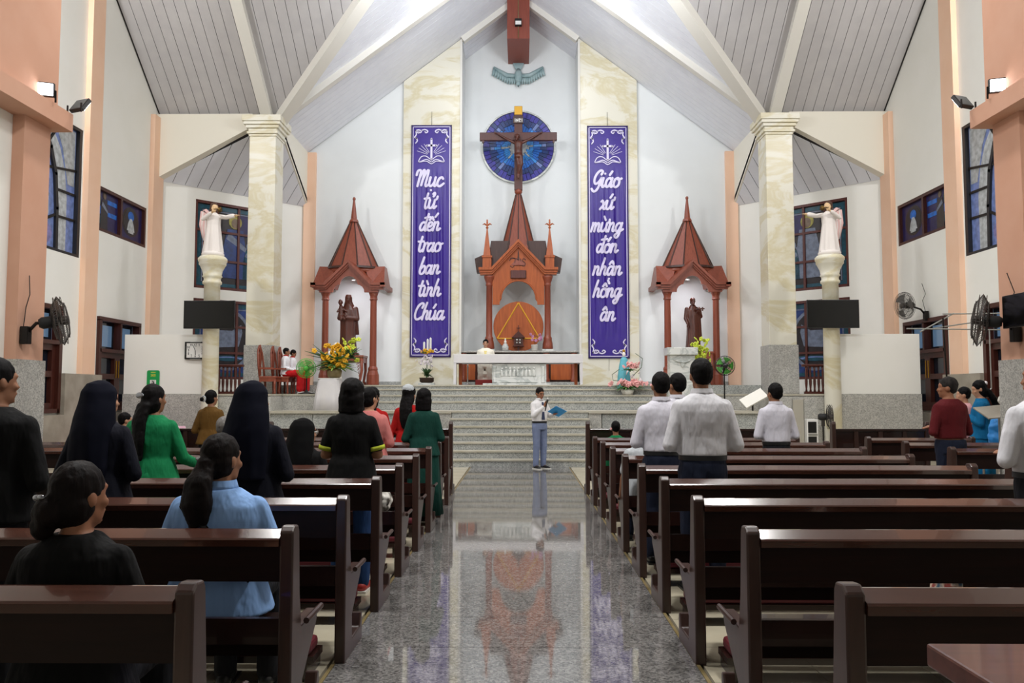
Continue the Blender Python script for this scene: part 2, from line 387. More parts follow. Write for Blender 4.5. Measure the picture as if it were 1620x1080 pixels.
for s in (-1, 1):
    dn = V((0, -SY, -1)).normalized()
    k = 0
    while k * WP < 9.35:
        x0, x1 = k * WP + G, min((k + 1) * WP - G, 9.39)
        yv = lambda x: 21.0 if x >= XE else 21 - (XE - x) * SX / SY
        pts = [(s * x0, yv(x0), zt(yv(x0))), (s * x1, yv(x1), zt(yv(x1))), (s * x1, 15.02, zt(15.02)), (s * x0, 15.02, zt(15.02))]
        if yv(x0) > 15.1: plank(pts, dn, ceil)
        k += 1
    dn = V((-s * SX, 0, -1)).normalized(); b = MB()
    y = 15.1
    while y < YA - .05:
        y0, y1 = y + G, y + WP - G
        xo = lambda q: (XE if q >= 21 else XE - (21 - q) * SY / SX) if q < YW - .02 else XA
        if y0 < YW < y1: y1 = YW - .005
        b.hexa([V(p) + dn * .004 for p in [(s * xo(y0), y0, zc(xo(y0))), (s * xo(y1), y1, zc(xo(y1))), (s * .02, y1, zc(.02)), (s * .02, y0, zc(.02))]],
               [V(p) + dn * .018 for p in [(s * xo(y0), y0, zc(xo(y0))), (s * xo(y1), y1, zc(xo(y1))), (s * .02, y1, zc(.02)), (s * .02, y0, zc(.02))]])
        y += WP
    stuff(b.build('plank_field', 'plank_pale', ceil))
    # corner room planks: plane through the two low ends and the column head
    A, B, C = V((s * 9.4, 21.0, 7.05)), V((s * 6.35, 24.05, 7.05)), V((s * 6.35, 21.0, 8.6))
    dn = (B - A).cross(C - A).normalized()
    if dn.z > 0: dn = -dn
    n = 13
    mid = (A + B) / 2
    for i in range(n):
        t0, t1 = (i + .025) / n, (i + .975) / n
        def top(t):
            # line from the low edge towards the head, ends on edge A-C or B-C
            p = A.lerp(B, t)
            return A.lerp(C, t * 2) if t < .5 else B.lerp(C, (1 - t) * 2)
        plank([A.lerp(B, t0), A.lerp(B, t1), top(t1), top(t0)] if not (t0 < .5 < t1) else [A.lerp(B, t0), A.lerp(B, t1), top(t1), C, top(t0)], dn, ceil, 'plank_pale')  # paler plank colour stands in for light missing in this corner
# beams
def beam(p0, p1, w_, h_, m, upv=V((0, 0, 1))):
    p0, p1 = V(p0), V(p1); t = (p1 - p0).normalized(); a = t.cross(upv).normalized(); c = a.cross(t)
    r = [a * w_ / 2 + c * 0, -a * w_ / 2 + c * 0, -a * w_ / 2 - c * h_, a * w_ / 2 - c * h_]
    return MB().hexa([p0 + q for q in r], [p1 + q for q in r]).build('rafter', m, ceil)
for s in (-1, 1):
    beam((s * 6.3, 21.0, ZE + .06), (0, 15.05, ZR + .06), .3, .24, 'beam_white')
    beam((s * 6.55, 20.95, zt(20.95) + .02), (s * 6.55, 15, ZR + .02), .28, .2, 'beam_white')
    beam((s * 6.3, 20.85, zc(6.3) + .02), (0, 20.85, ZR + .02), .22, .2, 'beam_white')
    beam((s * 1.78, 23.88, zc(1.78) + .02), (0, 23.88, ZR + .02), .2, .2, 'beam_white')
MB().box(-.38, .28, 23.6, YA - .02, 11.95, ZR).build('ridge_post', 'redwood_beam', ceil)
lp = thing('ridge_lamp', 'small square lamp fixed on the red ridge post above the dove', 'lamp', (-.05, 23.49, 12.3))
MB().box(-.1, .1, -.02, .1, 0, .2).build('housing', 'black_matte', lp); MB().box(-.085, .085, -.035, -.018, .015, .12).build('lens', 'white_plastic', lp)
MB().tube([(0, .08, .2), (0, .085, .9)], .012, 6).build('cable', 'gold_edge', lp)
MB().tube([(0, .08, 0), (0, .085, -.34)], .012, 6).build('cable', 'gold_edge', lp)
# ---- tall marble columns of the crossing
for s in (-1, 1):
    c = thing('marble_column', 'tall square cream marble column with moulded capital beside the wooden balustrade', 'column', (s * 6.6, 20.98, 1.5), group='columns of the crossing')
    MB().box(-.37, .37, -.37, .37, 0, 1.23).build('base_block', 'granite_wall', c, bevel=.01)
    MB().box(-.34, .34, -.34, .34, 1.23, 6.6).build('shaft', 'yellow_marble', c, bevel=.01)
    cp = MB()
    for hw, z0, z1 in ((.36, 6.60, 6.66), (.40, 6.66, 6.72), (.37, 6.72, 6.80), (.42, 6.80, 6.88), (.47, 6.88, 6.96), (.50, 6.96, 7.12)): cp.box(-hw, hw, -hw, hw, z0, z1)
    cp.build('capital', 'yellow_marble', c, bevel=.012)
# ---- low panel walls beside the stage
for s in (-1, 1):
    p = thing('panel_wall', 'low freestanding white panel wall on a granite base, %s' % ('carrying the clock' if s < 0 else 'beside the rod stand'), 'panel wall', (s * 8.1, 18.76, 0))
    MB().box(-.96, .96, -.06, .06, 1.5, 2.86).build('white_panel', 'white_wall', p, bevel=.005)
    MB().box(-.97, .97, -.075, .075, 0, 1.5).build('granite_base', 'granite_wall', p)
# ================================================================ STAINED GLASS AND TALL WINDOWS
GC = {'g_blue': '#27407f', 'g_deep': '#2b2358', 'g_teal': '#1c5266', 'g_sky': '#7b90cc', 'g_lilac': '#8984bd', 'g_brown': '#3a2f2c', 'g_dark': '#2c262b',
      'g_grey': '#78839a', 'g_pale': '#bcc1c4', 'g_green': '#3d5a44', 'g_yellow': '#a9a04a', 'g_orange': '#8d4a33', 'g_skin': '#7a6552', 'g_cobalt': '#2270d2', 'g_azure': '#3f97ea', 'g_violet': '#3f3aa6', 'g_white': '#c3c9cc'}
for k, c in GC.items(): noisy(k, c, '#%02x%02x%02x' % tuple(max(0, int(int(c[i:i + 2], 16) * .8)) for i in (1, 3, 5)), 9, .3, .4)
mat('leading', '#17161b', .5); wood('frame_maroon', '#5b2a24', '#4c211b', .45)
class Pl:                                   # a wall plane with 2d coordinates (u along, z up); out = towards the room
    def __init__(s, P, d, n): s.P, s.d, s.n = V(P), V(d), V(n)
    def p(s, u, z, t=0): return s.P + s.d * u + s.n * t + V((0, 0, z))
    def plate(s, poly, t0, t1, name, m, par):
        return MB().hexa([s.p(u, z, t0) - par.location for u, z in poly], [s.p(u, z, t1) - par.location for u, z in poly]).build(name, m, par)
    def bar(s, pts, w, t0, t1, name, m, par):
        b = MB()
        for (u0, z0), (u1, z1) in zip(pts, pts[1:]):
            L = math.hypot(u1 - u0, z1 - z0); a, c = -(z1 - z0) / L * w / 2, (u1 - u0) / L * w / 2; e, g = (u1 - u0) / L * w * .3, (z1 - z0) / L * w * .3
            q = [(u0 - e + a, z0 - g + c), (u0 - e - a, z0 - g - c), (u1 + e - a, z1 + g - c), (u1 + e + a, z1 + g + c)]
            b.hexa([s.p(u, z, t0) - par.location for u, z in q], [s.p(u, z, t1) - par.location for u, z in q])
        return b.build(name, m, par)
def rect(u0, u1, z0, z1): return [(u0, z0), (u1, z0), (u1, z1), (u0, z1)]
def oval(u, z, a, b, n=14): return [(u + a * math.cos(2 * PI * i / n), z + b * math.sin(2 * PI * i / n)) for i in range(n)]
WN = [0]
def window(loc):
    WN[0] += 1; o = bpy.data.objects.new('window_%d' % WN[0], None); COL.objects.link(o); o.location = loc; return struct(o)
def robed(pl_, par, u, z, h, robe, halo='g_yellow', t=.012):
    pl_.plate(oval(u, z + h * .9, h * .11, h * .11), t, t + .004, 'halo', halo, par)
    pl_.plate([(u - h * .2, z), (u + h * .2, z), (u + h * .17, z + h * .55), (u + h * .13, z + h * .78), (u - h * .13, z + h * .78), (u - h * .19, z + h * .5)], t, t + .006, 'robe_glass', robe, par)
    pl_.plate(oval(u, z + h * .88, h * .065, h * .08), t + .004, t + .01, 'face_glass', 'g_skin', par)
    pl_.plate([(u - h * .15, z + h * .62), (u - h * .1, z + h * .72), (u + h * .2, z + h * .5), (u + h * .17, z + h * .44)], t + .006, t + .01, 'sleeve_glass', 'g_grey', par)
for s in (-1, 1):
    # --- two-light clerestory window on the side wall
    W = Pl((s * (XS + .1), 17.84, 5.15), (0, 1, 0), (-s, 0, 0)); o = window(W.P)
    w_, h_ = 2.49, 1.01
    for nm, r in (('frame', rect(0, w_, 0, .07)), ('frame', rect(0, w_, h_ - .07, h_)), ('frame', rect(0, .07, .07, h_ - .07)), ('frame', rect(w_ - .07, w_, .07, h_ - .07)), ('mullion', rect(w_ / 2 - .04, w_ / 2 + .04, .07, h_ - .07))):
        W.plate(r, 0, .09, nm, 'window_wood', o)
    W.plate(rect(.07, w_ / 2 - .04, .07, h_ - .07), -.02, .01, 'pane', 'g_deep', o); W.plate(rect(w_ / 2 + .04, w_ - .07, .07, h_ - .07), -.02, .01, 'pane', 'g_deep', o)
    for i in range(3): W.plate(rect(.1, .42, .2 + .22 * i, .38 + .22 * i), .01, .016, 'glass_strip', ('g_teal', 'g_cobalt', 'g_green')[i], o)
    for i in range(2): W.plate(rect(.72, 1.15, .42 + .28 * i, .52 + .28 * i), .01, .016, 'glass_strip', 'g_cobalt', o)
    robed(W, o, .58, .1, .85, 'g_brown' if s > 0 else 'g_dark', 'g_brown')
    W.plate(oval(1.85, .52, .42, .36, 20), .01, .014, 'medallion', 'g_brown', o); W.plate(oval(1.85, .52, .37, .32, 20), .012, .018, 'medallion', 'g_dark', o)
    W.plate(oval(1.85, .66, .15, .12), .018, .022, 'glass_piece', 'g_cobalt', o); W.plate([(1.66, .3), (2.04, .3), (1.98, .48), (1.9, .6), (1.8, .6), (1.72, .48)], .018, .024, 'glass_piece', 'g_white', o)
    W.plate(rect(1.72, 1.98, .24, .32), .024, .028, 'scroll', 'g_pale', o)
    # --- great oval window
    W = Pl((s * (XS + .1), 13.3, 4.39), (0, 1, 0), (-s, 0, 0)); o = window(W.P); w_, h_ = 3.98, 2.77; cu = w_ / 2
    for r in (rect(0, w_, 0, .06), rect(0, w_, h_ - .06, h_), rect(0, .1, .06, h_ - .06), rect(w_ - .1, w_, .06, h_ - .06)): W.plate(r, 0, .09, 'frame', 'leading', o)
    W.plate(rect(.1, w_ - .1, .06, h_ - .06), -.03, 0, 'pane', 'g_sky', o)
    for q in (-1, 1):
        W.plate([(cu + q * a, b) for a, b in ((1.22, .06), (1.6, .06), (1.6, 1.2), (1.5, 1.75), (1.3, 2.2), (.9, 2.65), (.5, 2.7), (.9, 2.3), (1.12, 1.8), (1.22, 1.2))], 0, .006, 'border_glass', 'g_white', o)
        W.plate([(cu + q * a, b) for a, b in ((1.62, 1.5), (1.86, 1.5), (1.86, 2.68), (1.1, 2.68), (1.4, 2.2))], 0, .006, 'spandrel_glass', 'g_pale', o)
        W.bar([(cu + q * a, b) for a, b in ((1.22, .05), (1.2, .9), (1.12, 1.6), (.92, 2.1), (.6, 2.5), (.2, 2.72))], .09, .0, .05, 'lead_oval', 'leading', o)
        for a, b in (((1.2, .75), (1.86, .78)), ((1.22, 1.3), (1.86, 1.32)), ((1.1, 1.72), (1.88, 1.85)), ((.85, 2.2), (1.25, 2.7))): W.bar([(cu + q * a[0], a[1]), (cu + q * b[0], b[1])], .045, .0, .04, 'lead_bar', 'dark_iron', o)
        W.bar([(cu + q * a, b) for a, b in ((.15, 1.2), (.3, 1.45), (.6, 1.65), (1.1, 1.72))], .05, .0, .04, 'lead_bar', 'dark_iron', o)
        W.bar([(cu + q * a, b) for a, b in ((.3, .75), (.5, .62), (.8, .6), (1.2, .78))], .05, .0, .04, 'lead_bar', 'dark_iron', o)
        W.plate([(cu + q * a, b) for a, b in ((.05, 1.55), (.95, 1.75), (.7, 2.2), (.05, 2.6))], 0, .004, 'ray_glass', 'g_lilac', o)
        for i in range(5): W.bar([(cu + q * .1, 1.6), (cu + q * (.2 + .16 * i), 2.45 - .13 * i)], .05, .004, .008, 'ray_glass', 'g_sky', o)
        robed(W, o, cu + q * .78, .72, .85, 'g_white' if s > 0 else 'g_pale', 'g_green')
        robed(W, o, cu + q * .48, .8, .8, 'g_green' if s < 0 else 'g_pale', 'g_lilac')
        W.plate(oval(cu + q * .85, 1.35, .22, .22), 0, .01, 'cloud_glass', 'g_sky', o); W.plate(oval(cu + q * .9, .35, .2, .2), 0, .01, 'cloud_glass', 'g_lilac', o)
    W.plate(oval(cu, .35, .42, .38, 20), .01, .03, 'roundel', 'g_pale', o); W.plate(oval(cu, .35, .3, .28, 20), .03, .036, 'roundel', 'g_yellow', o)
    robed(W, o, cu, 1.0, 1.4, 'g_yellow' if s < 0 else 'g_orange')
    # --- tall timber windows with glazed leaves
    for (y0, y1, z0, z1) in HO[2:]:
        W = Pl((s * (XS + .06), y0, z0), (0, 1, 0), (-s, 0, 0)); o = window(W.P); w_, h_ = y1 - y0, z1 - z0
        for r in (rect(-.06, w_ + .06, h_ - .02, h_ + .07), rect(-.06, .05, 0, h_), rect(w_ - .05, w_ + .06, 0, h_), rect(0, w_, 0, .08), rect(0, w_, h_ - .72, h_ - .64), rect(w_ / 2 - .035, w_ / 2 + .035, h_ - .64, h_)): W.plate(r, -.04, .13, 'frame', 'window_wood', o)
        W.plate(rect(.05, w_ - .05, .08, h_), -.06, -.045, 'pane', 'night_glass' if 'night_glass' in M else mat('night_glass', '#141a26', .12, .6), o)
        for q in (0, 1):
            a = .05 + q * (w_ / 2 - .05); b = w_ / 2 + q * (w_ / 2 - .05)
            lf = W.plate(rect(a, a + .12, .08, h_ - .72), -.04, .05, 'leaf_stile', 'window_wood', o); W.plate(rect(b - .12, b, .08, h_ - .72), -.04, .05, 'leaf_stile', 'window_wood', o)
            for z in (.08, .72, h_ - .84): W.plate(rect(a + .12, b - .12, z, z + .12), -.04, .05, 'leaf_rail', 'window_wood', o)
            W.plate(rect(a + .14, b - .16, h_ - .58, h_ - .1), -.045, -.02, 'sky_pane', 'dusk_glass' if 'dusk_glass' in M else mat('dusk_glass', '#3a5166', .1, .6, emit='#7d9fc4', estr=.25), o)
            MB().tube([W.p(w_ / 2 + (q * 2 - 1) * .06, .75, .06) - o.location, W.p(w_ / 2 + (q * 2 - 1) * .06, 1.15, .06) - o.location], .012, 6).build('handle', 'gold', o)
    # --- leaded windows of the oblique corner wall
    P0 = V((s * 9.4, 21.0, 0)); d = V((-s * .7071, .7071, 0)); n = V((-s * .7071, -.7071, 0))
    for (u0, u1, z0, z1) in WIN:
        W = Pl(P0 + d * u0 - n * .08 + V((0, 0, z0)), d, n); o = window(W.P); w_, h_ = u1 - u0, z1 - z0
        W.plate(rect(0, w_, 0, h_), -.03, 0, 'pane', 'g_dark' if z0 > 3 else 'g_blue', o)
        for r in (rect(0, w_, 0, .07), rect(0, w_, h_ - .07, h_), rect(0, .06, 0, h_), rect(w_ - .06, w_, 0, h_)): W.plate(r, -.01, .08, 'frame', 'frame_maroon', o)
        nb = 3
        for i in range(1, nb): W.plate(rect(w_ * i / nb - .03, w_ * i / nb + .03, .07, h_ - .07), .0, .06, 'glazing_bar', 'frame_maroon', o); W.plate(rect(.06, w_ - .06, h_ * i / nb - .03, h_ * i / nb + .03), .0, .055, 'glazing_bar', 'frame_maroon', o)
        for r in (rect(.07, w_ - .07, h_ - .2, h_ - .09), rect(.07, w_ - .07, .09, .18), rect(.07, .2, .18, h_ - .2), rect(w_ - .2, w_ - .07, .18, h_ - .2)): W.plate(r, 0, .008, 'border_glass', 'g_teal', o)
        for r in (rect(.22, w_ - .22, h_ - .25, h_ - .22), rect(.22, .25, .2, h_ - .25), rect(w_ - .25, w_ - .22, .2, h_ - .25)): W.plate(r, 0, .009, 'border_line', 'g_grey', o)
        if z0 > 3:
            W.plate(rect(w_ - .6, w_ - .26, h_ - .85, h_ - .26) if True else None, .0, .008, 'sky_glass', 'g_deep', o)
            robed(W, o, w_ * .62, .35, 1.75, 'g_grey' if s > 0 else 'g_blue'); robed(W, o, w_ * .3, .3, 1.3, 'g_brown'); robed(W, o, w_ * .86, .35, 1.05, 'g_teal', 'g_grey')
            W.plate(oval(w_ * .2, h_ * .5, .13, .15), .004, .012, 'glass_piece', 'g_orange', o)
        else:
            W.plate(oval(w_ * .55, h_ * .5, .68, .85, 24), .0, .008, 'medallion', 'g_grey', o); W.plate(oval(w_ * .55, h_ * .5, .6, .76, 24), .008, .014, 'medallion', 'g_dark', o)
            W.plate([(w_ * .55 - .35, h_ * .4), (w_ * .55 - .28, h_ * .62), (w_ * .55 + .1, h_ * .62), (w_ * .55 + .36, h_ * .7), (w_ * .55 + .4, h_ * .6), (w_ * .55 + .3, h_ * .42)], .014, .02, 'lamb_glass' if s > 0 else 'hands_glass', 'g_grey', o)
            for i in range(3): W.plate(oval(w_ * .55, h_ * .28 - .03 * i, .5 - .08 * i, .05), .014 + .004 * i, .02 + .004 * i, 'glass_wave', 'g_sky' if i % 2 else 'g_teal', o)

# ================================================================ SANCTUARY
AX = -.055
# ---- round blue glass on the alcove wall
gl = thing('round_glass', 'large round blue stained glass sunburst behind the crucifix', 'stained glass', (AX, YA - .06, 9.26))
GR = 1.12
MB().ringloft([[(r * math.cos(2 * PI * i / 48), y, r * math.sin(2 * PI * i / 48)) for i in range(48)] for r, y in ((GR, .05), (GR + .05, .05), (GR + .05, -.04), (GR, -.04), (GR, .05))], False).build('rim', 'white_marble', gl)
MB().lathe([(GR, 0), (GR, .02)], 48).tf(Matrix.Rotation(PI / 2, 4, 'X')).tf(TR(0, .04, 0)).build('backing', 'g_deep', gl)
NS = 48
for i in range(NS):
    rr = [.03, .30 + random.uniform(-.05, .05), .50 + random.uniform(-.06, .06), .72 + random.uniform(-.05, .05), .92 + random.uniform(-.05, .05), GR - .01]
    for k in range(5):
        a0, a1 = 2 * PI * (i + .06) / NS, 2 * PI * (i + .94) / NS; r0, r1 = rr[k] + .008, rr[k + 1] - .008
        mm = ['g_white', 'g_azure', 'g_cobalt', 'g_blue', 'g_violet'][k] if i % 6 else ['g_white', 'g_pale', 'g_azure', 'g_sky', 'g_blue'][k]
        q = [(r0 * math.cos(a0), r0 * math.sin(a0)), (r1 * math.cos(a0), r1 * math.sin(a0)), (r1 * math.cos(a1), r1 * math.sin(a1)), (r0 * math.cos(a1), r0 * math.sin(a1))]
        MB().prism(q, 'y', -.012, .02).build('glass_ray', mm, gl)
# ---- dove relief
noisy('dove_grey', '#9fb4b6', '#86a0a4', 6, .5)
dv = thing('dove_relief', 'pale grey-blue dove with spread wings high on the alcove wall', 'dove', (AX, YA - .02, 11.13))
MB().tube([(0, -.12, .1), (0, -.17, .25), (0, -.17, .45), (0, -.1, .6)], [.05, .11, .12, .06], 12).ell((0, -.17, .12), (.075, .08, .09)).build('body', 'dove_grey', dv, True)
MB().cap((0, -.19, .05), .025, (0, -.2, .0), .006).build('beak', 'black_matte', dv, True)
for i in range(7):
    a = (i - 3) * .14; MB().tube([(0, -.1, .5), (.25 * math.sin(a), -.08, .5 + .25 * math.cos(a)), (.44 * math.sin(a), -.06, .5 + .44 * math.cos(a))], [.03, .045, .03], 8, (1, .35)).build('tail_feather', 'dove_grey', dv, True)
for s in (-1, 1):
    MB().tube([(s * .08, -.14, .38), (s * .35, -.13, .4), (s * .6, -.12, .55), (s * .78, -.1, .68)], [.06, .07, .055, .03], 10).build('wing_arm', 'dove_grey', dv, True)
    for i in range(10):
        t = i / 9; x0 = .14 + .62 * t; z0 = .38 + (.0 if t < .3 else (t - .3) * .38)
        L = .24 + .12 * t; ang = -.15 + t * .45
        MB().tube([(s * x0, -.1, z0), (s * (x0 + L * .5 * math.sin(ang) * .6), -.09, z0 - L * .5), (s * (x0 + L * math.sin(ang) * .7), -.07, z0 - L * (1 - .35 * t))], [.04, .042, .02], 8, (1, .35)).build('wing_feather', 'dove_grey', dv, True)
# ---- retable behind the altar
rb = thing('altar_retable', 'tall orange-brown carved retable with pointed gable, spire and pinnacles', 'retable', (AX, 24.75, 1.73))
Z = -1.73
MB().box(-1.72, 1.74, -.55, .7, 0, .98).build('base_cabinet', 'dark_trim_wood', rb)
for i, (x0, x1) in enumerate(((-1.55, -.85), (-.75, .72), (.95, 1.6))): MB().box(x0, x1, -.6, -.55, .18, .92).build('base_panel', 'altar_wood', rb, bevel=.01)
for x in (-1.62, -.84, .82, 1.62): MB().lathe([(.1, .05), (.1, .2), (.075, .25), (.075, .85), (.1, .92), (.1, .98)], 14, (x, -.62, 0)).build('base_column', 'gazebo_wood', rb, True)
MB().box(-1.8, 1.82, -.75, .72, 0, .12).build('plinth', 'granite_step', rb)
MB().box(-1.74, 1.76, -.75, .72, .98, 1.03).build('shelf_slab', 'granite_wall', rb, bevel=.01)
ZB = 1.03
for x in (-.87, .87):
    MB().box(x - .17, x + .17, -.57, -.23, ZB, ZB + .06).build('column_plinth', 'white_marble', rb)
    MB().lathe([(.15, .06), (.16, .1), (.15, .22), (.12, .34), (.125, .4), (.11, .42), (.095, .46), (.088, 1.95), (.11, 1.97), (.1, 2.0), (.095, 2.03), (.12, 2.1), (.155, 2.2), (.16, 2.25)], 16, (x, -.4, ZB)).build('column', 'gazebo_wood', rb, True)
    p = MB().box(x * 1.075 - .13, x * 1.075 + .13, -.52, -.28, 3.42, 3.86); p.box(x * 1.075 - .15, x * 1.075 + .15, -.55, -.25, 3.82, 3.88)
    p.hexa([(x * 1.075 + a, -.4 + b, 3.88) for a, b in ((-.11, -.11), (.11, -.11), (.11, .11), (-.11, .11))], [(x * 1.075 + a, -.4 + b, 4.72) for a, b in ((-.015, -.015), (.015, -.015), (.015, .015), (-.015, .015))])
    pn = p.build('pinnacle', 'altar_wood', rb)
    fnl = MB().box(x * 1.075 - .022, x * 1.075 + .022, -.42, -.38, 4.7, 4.98); fnl.lathe([(.035, 4.72), (.045, 4.74), (.035, 4.76)], 8, (x * 1.075, -.4, 0))
    for q in (-1, 1): fnl.tube([(x * 1.075, -.4, 4.8), (x * 1.075 + q * .08, -.4, 4.86), (x * 1.075 + q * .14, -.4, 4.83)], [.025, .025, .008], 6)
    fnl.hexa([(x * 1.075 - .03, -.42, 4.88), (x * 1.075 + .03, -.42, 4.88), (x * 1.075 + .03, -.38, 4.88), (x * 1.075 - .03, -.38, 4.88)], [(x * 1.075 - .004, -.404, 5.0), (x * 1.075 + .004, -.404, 5.0), (x * 1.075 + .004, -.396, 5.0), (x * 1.075 - .004, -.396, 5.0)])
    fnl.build('finial', 'altar_wood', pn)
arch = [(.51 * math.cos(PI * i / 14), 2.58 + .56 * math.sin(PI * i / 14)) for i in range(15)]
poly = [(-.98, 3.3), (-.79, 3.3)] and ([(-.77, 2.42), (-.56, 2.42), (-.56, 2.5), (-.62, 2.56)][:2] + [(-.56, 2.5), (-.51, 2.58)] + arch[::-1][1:-1] + [(.51, 2.58), (.56, 2.5), (.56, 2.42), (.77, 2.42), (.77, 3.4), (0, 4.14), (-.77, 3.4)])
MB().prism(poly, 'y', -.44, -.36).build('gable_panel', 'altar_wood', rb)
MB().tube([(a * 1.03, -.45, b) for a, b in arch], .025, 6).build('arch_moulding', 'altar_wood', rb)
for q in (-1, 1):
    for k, (w0, w1, yy, zz) in enumerate(((.1, .03, -.62, 0), (.08, .1, -.57, -.07), (.06, .15, -.53, -.13))):
        MB().prism([(0, 4.36 + zz), (q * .8, 3.52 + zz), (q * 1.18 - q * .02 * k, 3.52 + zz), (q * 1.18 - q * .02 * k, 3.44 + zz), (q * .78, 3.44 + zz), (0, 4.27 + zz)][::q], 'y', yy, -.3).build('cornice', 'altar_wood', rb)
    MB().prism([(q * .3, 3.4), (q * 1.26, 3.42), (q * 1.32, 3.84), (q * .3, 4.3)][::q], 'y', -.2, .1).build('side_gable', 'dark_trim_wood', rb)
    MB().hexa([(q * .25, -.35, 3.5), (q * .95, -.35, 3.5), (q * .95, .3, 3.5), (q * .25, .3, 3.5)], [(q * .25, -.3, 4.36), (q * .82, -.3, 4.36), (q * .82, .3, 4.36), (q * .25, .3, 4.36)]).build('roof_block', 'dark_trim_wood', rb)
co = MB().lathe([(.66, 3.6), (.62, 3.75), (.075, 5.86), (.07, 5.9)], 10, (0, .0, 0), 1, .75, PI / 10); cone = co.build('spire', 'gazebo_wood', rb)
for i in range(10):
    a = 2 * PI * i / 10 + PI / 10
    MB().tube([(.64 * math.cos(a), .64 * .75 * math.sin(a), 3.75), (.09 * math.cos(a), .09 * .75 * math.sin(a), 5.84)], [.022, .012], 6).build('spire_rib', 'dark_trim_wood', cone)
MB().ell((0, 0, 5.93), (.12, .12, .11), 14, 10).build('ball', 'gazebo_wood', rb, True)
# monogram and carved book on the gable
def strokes(par, name, m, strk, w, fn, th=.008, n=5):
    b = MB()
    for pts in strk:
        P = []
        if len(pts) == 1: P = [V((pts[0][0], pts[0][1], 0)), V((pts[0][0] + .001, pts[0][1], 0))]
        else:
            q = [V((p[0], p[1], 0)) for p in pts]; q = [q[0] * 2 - q[1]] + q + [q[-1] * 2 - q[-2]]
            for i in range(1, len(q) - 2):
                for k in range(n):
                    t = k / n; p0, p1, p2, p3 = q[i - 1:i + 3]
                    P.append(.5 * ((2 * p1) + (p2 - p0) * t + (2 * p0 - 5 * p1 + 4 * p2 - p3) * t * t + (3 * p1 - p0 - 3 * p2 + p3) * t ** 3))
            P.append(q[-2])
        L, R = [], []
        for i, p in enumerate(P):
            t = nrm(P[min(i + 1, len(P) - 1)] - P[max(0, i - 1)]); nn = V((-t.y, t.x, 0)) * w / 2
            L.append(p + nn); R.append(p - nn)
        for i in range(len(P) - 1):
            b.hexa([fn(*x, 0) for x in (L[i][:2], R[i][:2], R[i + 1][:2], L[i + 1][:2])], [fn(*x, th) for x in (L[i][:2], R[i][:2], R[i + 1][:2], L[i + 1][:2])])
        for p in (P[0], P[-1]):
            c = [(p.x + w / 2 * math.cos(2 * PI * k / 8), p.y + w / 2 * math.sin(2 * PI * k / 8)) for k in range(8)]
            b.hexa([fn(*x, 0) for x in c], [fn(*x, th) for x in c])
    return b.build(name, m, par)
JHS = [[(-.23, .13), (-.13, .15), (-.1, .1), (-.12, -.06), (-.18, -.12), (-.24, -.08)], [(-.26, .08), (-.2, .16), (-.05, .13)], [(-.03, .12), (-.04, -.08)], [(.07, .13), (.06, -.07)], [(-.05, .02), (.09, .03)], [(.22, .1), (.16, .14), (.12, .08), (.2, .01), (.2, -.06), (.13, -.09), (.09, -.04)]]
strokes(rb, 'monogram', 'cross_wood', JHS, .02, lambda u, v, t: (u, -.441 - t, 3.66 + v), .015)
MB().box(-.23, .23, -.5, -.44, 3.2, 3.44).build('book_cover', 'cross_wood', rb, bevel=.01)
for q in (-1, 1): MB().prism([(0, -.5), (q * .1, -.53), (q * .21, -.51), (q * .21, -.5)][::q], 'z', 3.21, 3.44).build('book_page', 'frame_maroon', rb)
# disc with gold triangle
MB().lathe([(.75, -.04), (.75, .04)], 56).tf(Matrix.Rotation(PI / 2, 4, 'X')).tf(TR(0, -.25, 1.78)).build('disc', 'altar_wood', rb, bevel=.008)
tri = [(0, 2.49), (-.63, 1.42), (.63, 1.42)]
for a, b in zip(tri, tri[1:] + tri[:1]):
    MB().tube([(a[0], -.3, a[1]), (b[0], -.3, b[1])], .02, 4).build('gold_band', 'gold_paint', rb)
tb = thing('tabernacle', 'small dark wooden house-shaped tabernacle with a cross before the disc', 'tabernacle', (AX, 24.36, 2.763))
MB().box(-.14, .14, -.1, .1, .17, .42).build('body', 'cross_wood', tb); MB().prism([(-.2, .4), (.2, .4), (0, .6)], 'y', -.14, .12).build('roof', 'cross_wood', tb)
MB().box(-.09, .09, -.115, -.1, .2, .38).build('door', 'dark_trim_wood', tb); MB().box(-.16, .16, -.12, .1, .14, .17).build('base', 'cross_wood', tb); MB().box(-.03, .03, -.03, .03, 0, .15).build('stem', 'cross_wood', tb)
MB().box(-.012, .012, -.01, .01, .58, .78).box(-.06, .06, -.01, .01, .68, .7).build('cross', 'cross_wood', tb)
for i in range(4): MB().ell((-.045 + .09 * (i % 2), -.118, .25 + .08 * (i // 2)), (.022, .01, .026), 8, 6).build('door_boss', 'steel', tb)
# ---- crucifix on the spire
cx = thing('crucifix', 'tall dark brown wooden crucifix standing on the retable spire', 'crucifix', (AX, 24.75, 7.77))
MB().box(-.125, .125, -.09, .03, -.08, 2.53).build('upright', 'cross_wood', cx, bevel=.012)
MB().box(-1.18, 1.18, -.1, .04, 1.46, 1.71).build('crossbar', 'cross_wood', cx, bevel=.012)
for s in (-1, 1): MB().box(s * 1.08 - .03, s * 1.08 + .03, -.09, .03, 1.40, 1.46).build('crossbar_end', 'cross_wood', cx)
MB().box(-.125, .125, -.1, .04, 2.25, 2.53).build('gold_cap', 'gold', cx, bevel=.015)
MB().box(-.16, .15, -.13, -.09, 1.98, 2.2).build('title_board', 'dark_trim_wood', cx)
INRI = [[(-.1, .05), (-.1, -.05)], [(-.06, -.05), (-.06, .05), (-.01, -.05), (-.01, .05)], [(.03, -.05), (.03, .05), (.07, .03), (.03, 0), (.07, -.05)], [(.11, .05), (.11, -.05)]]
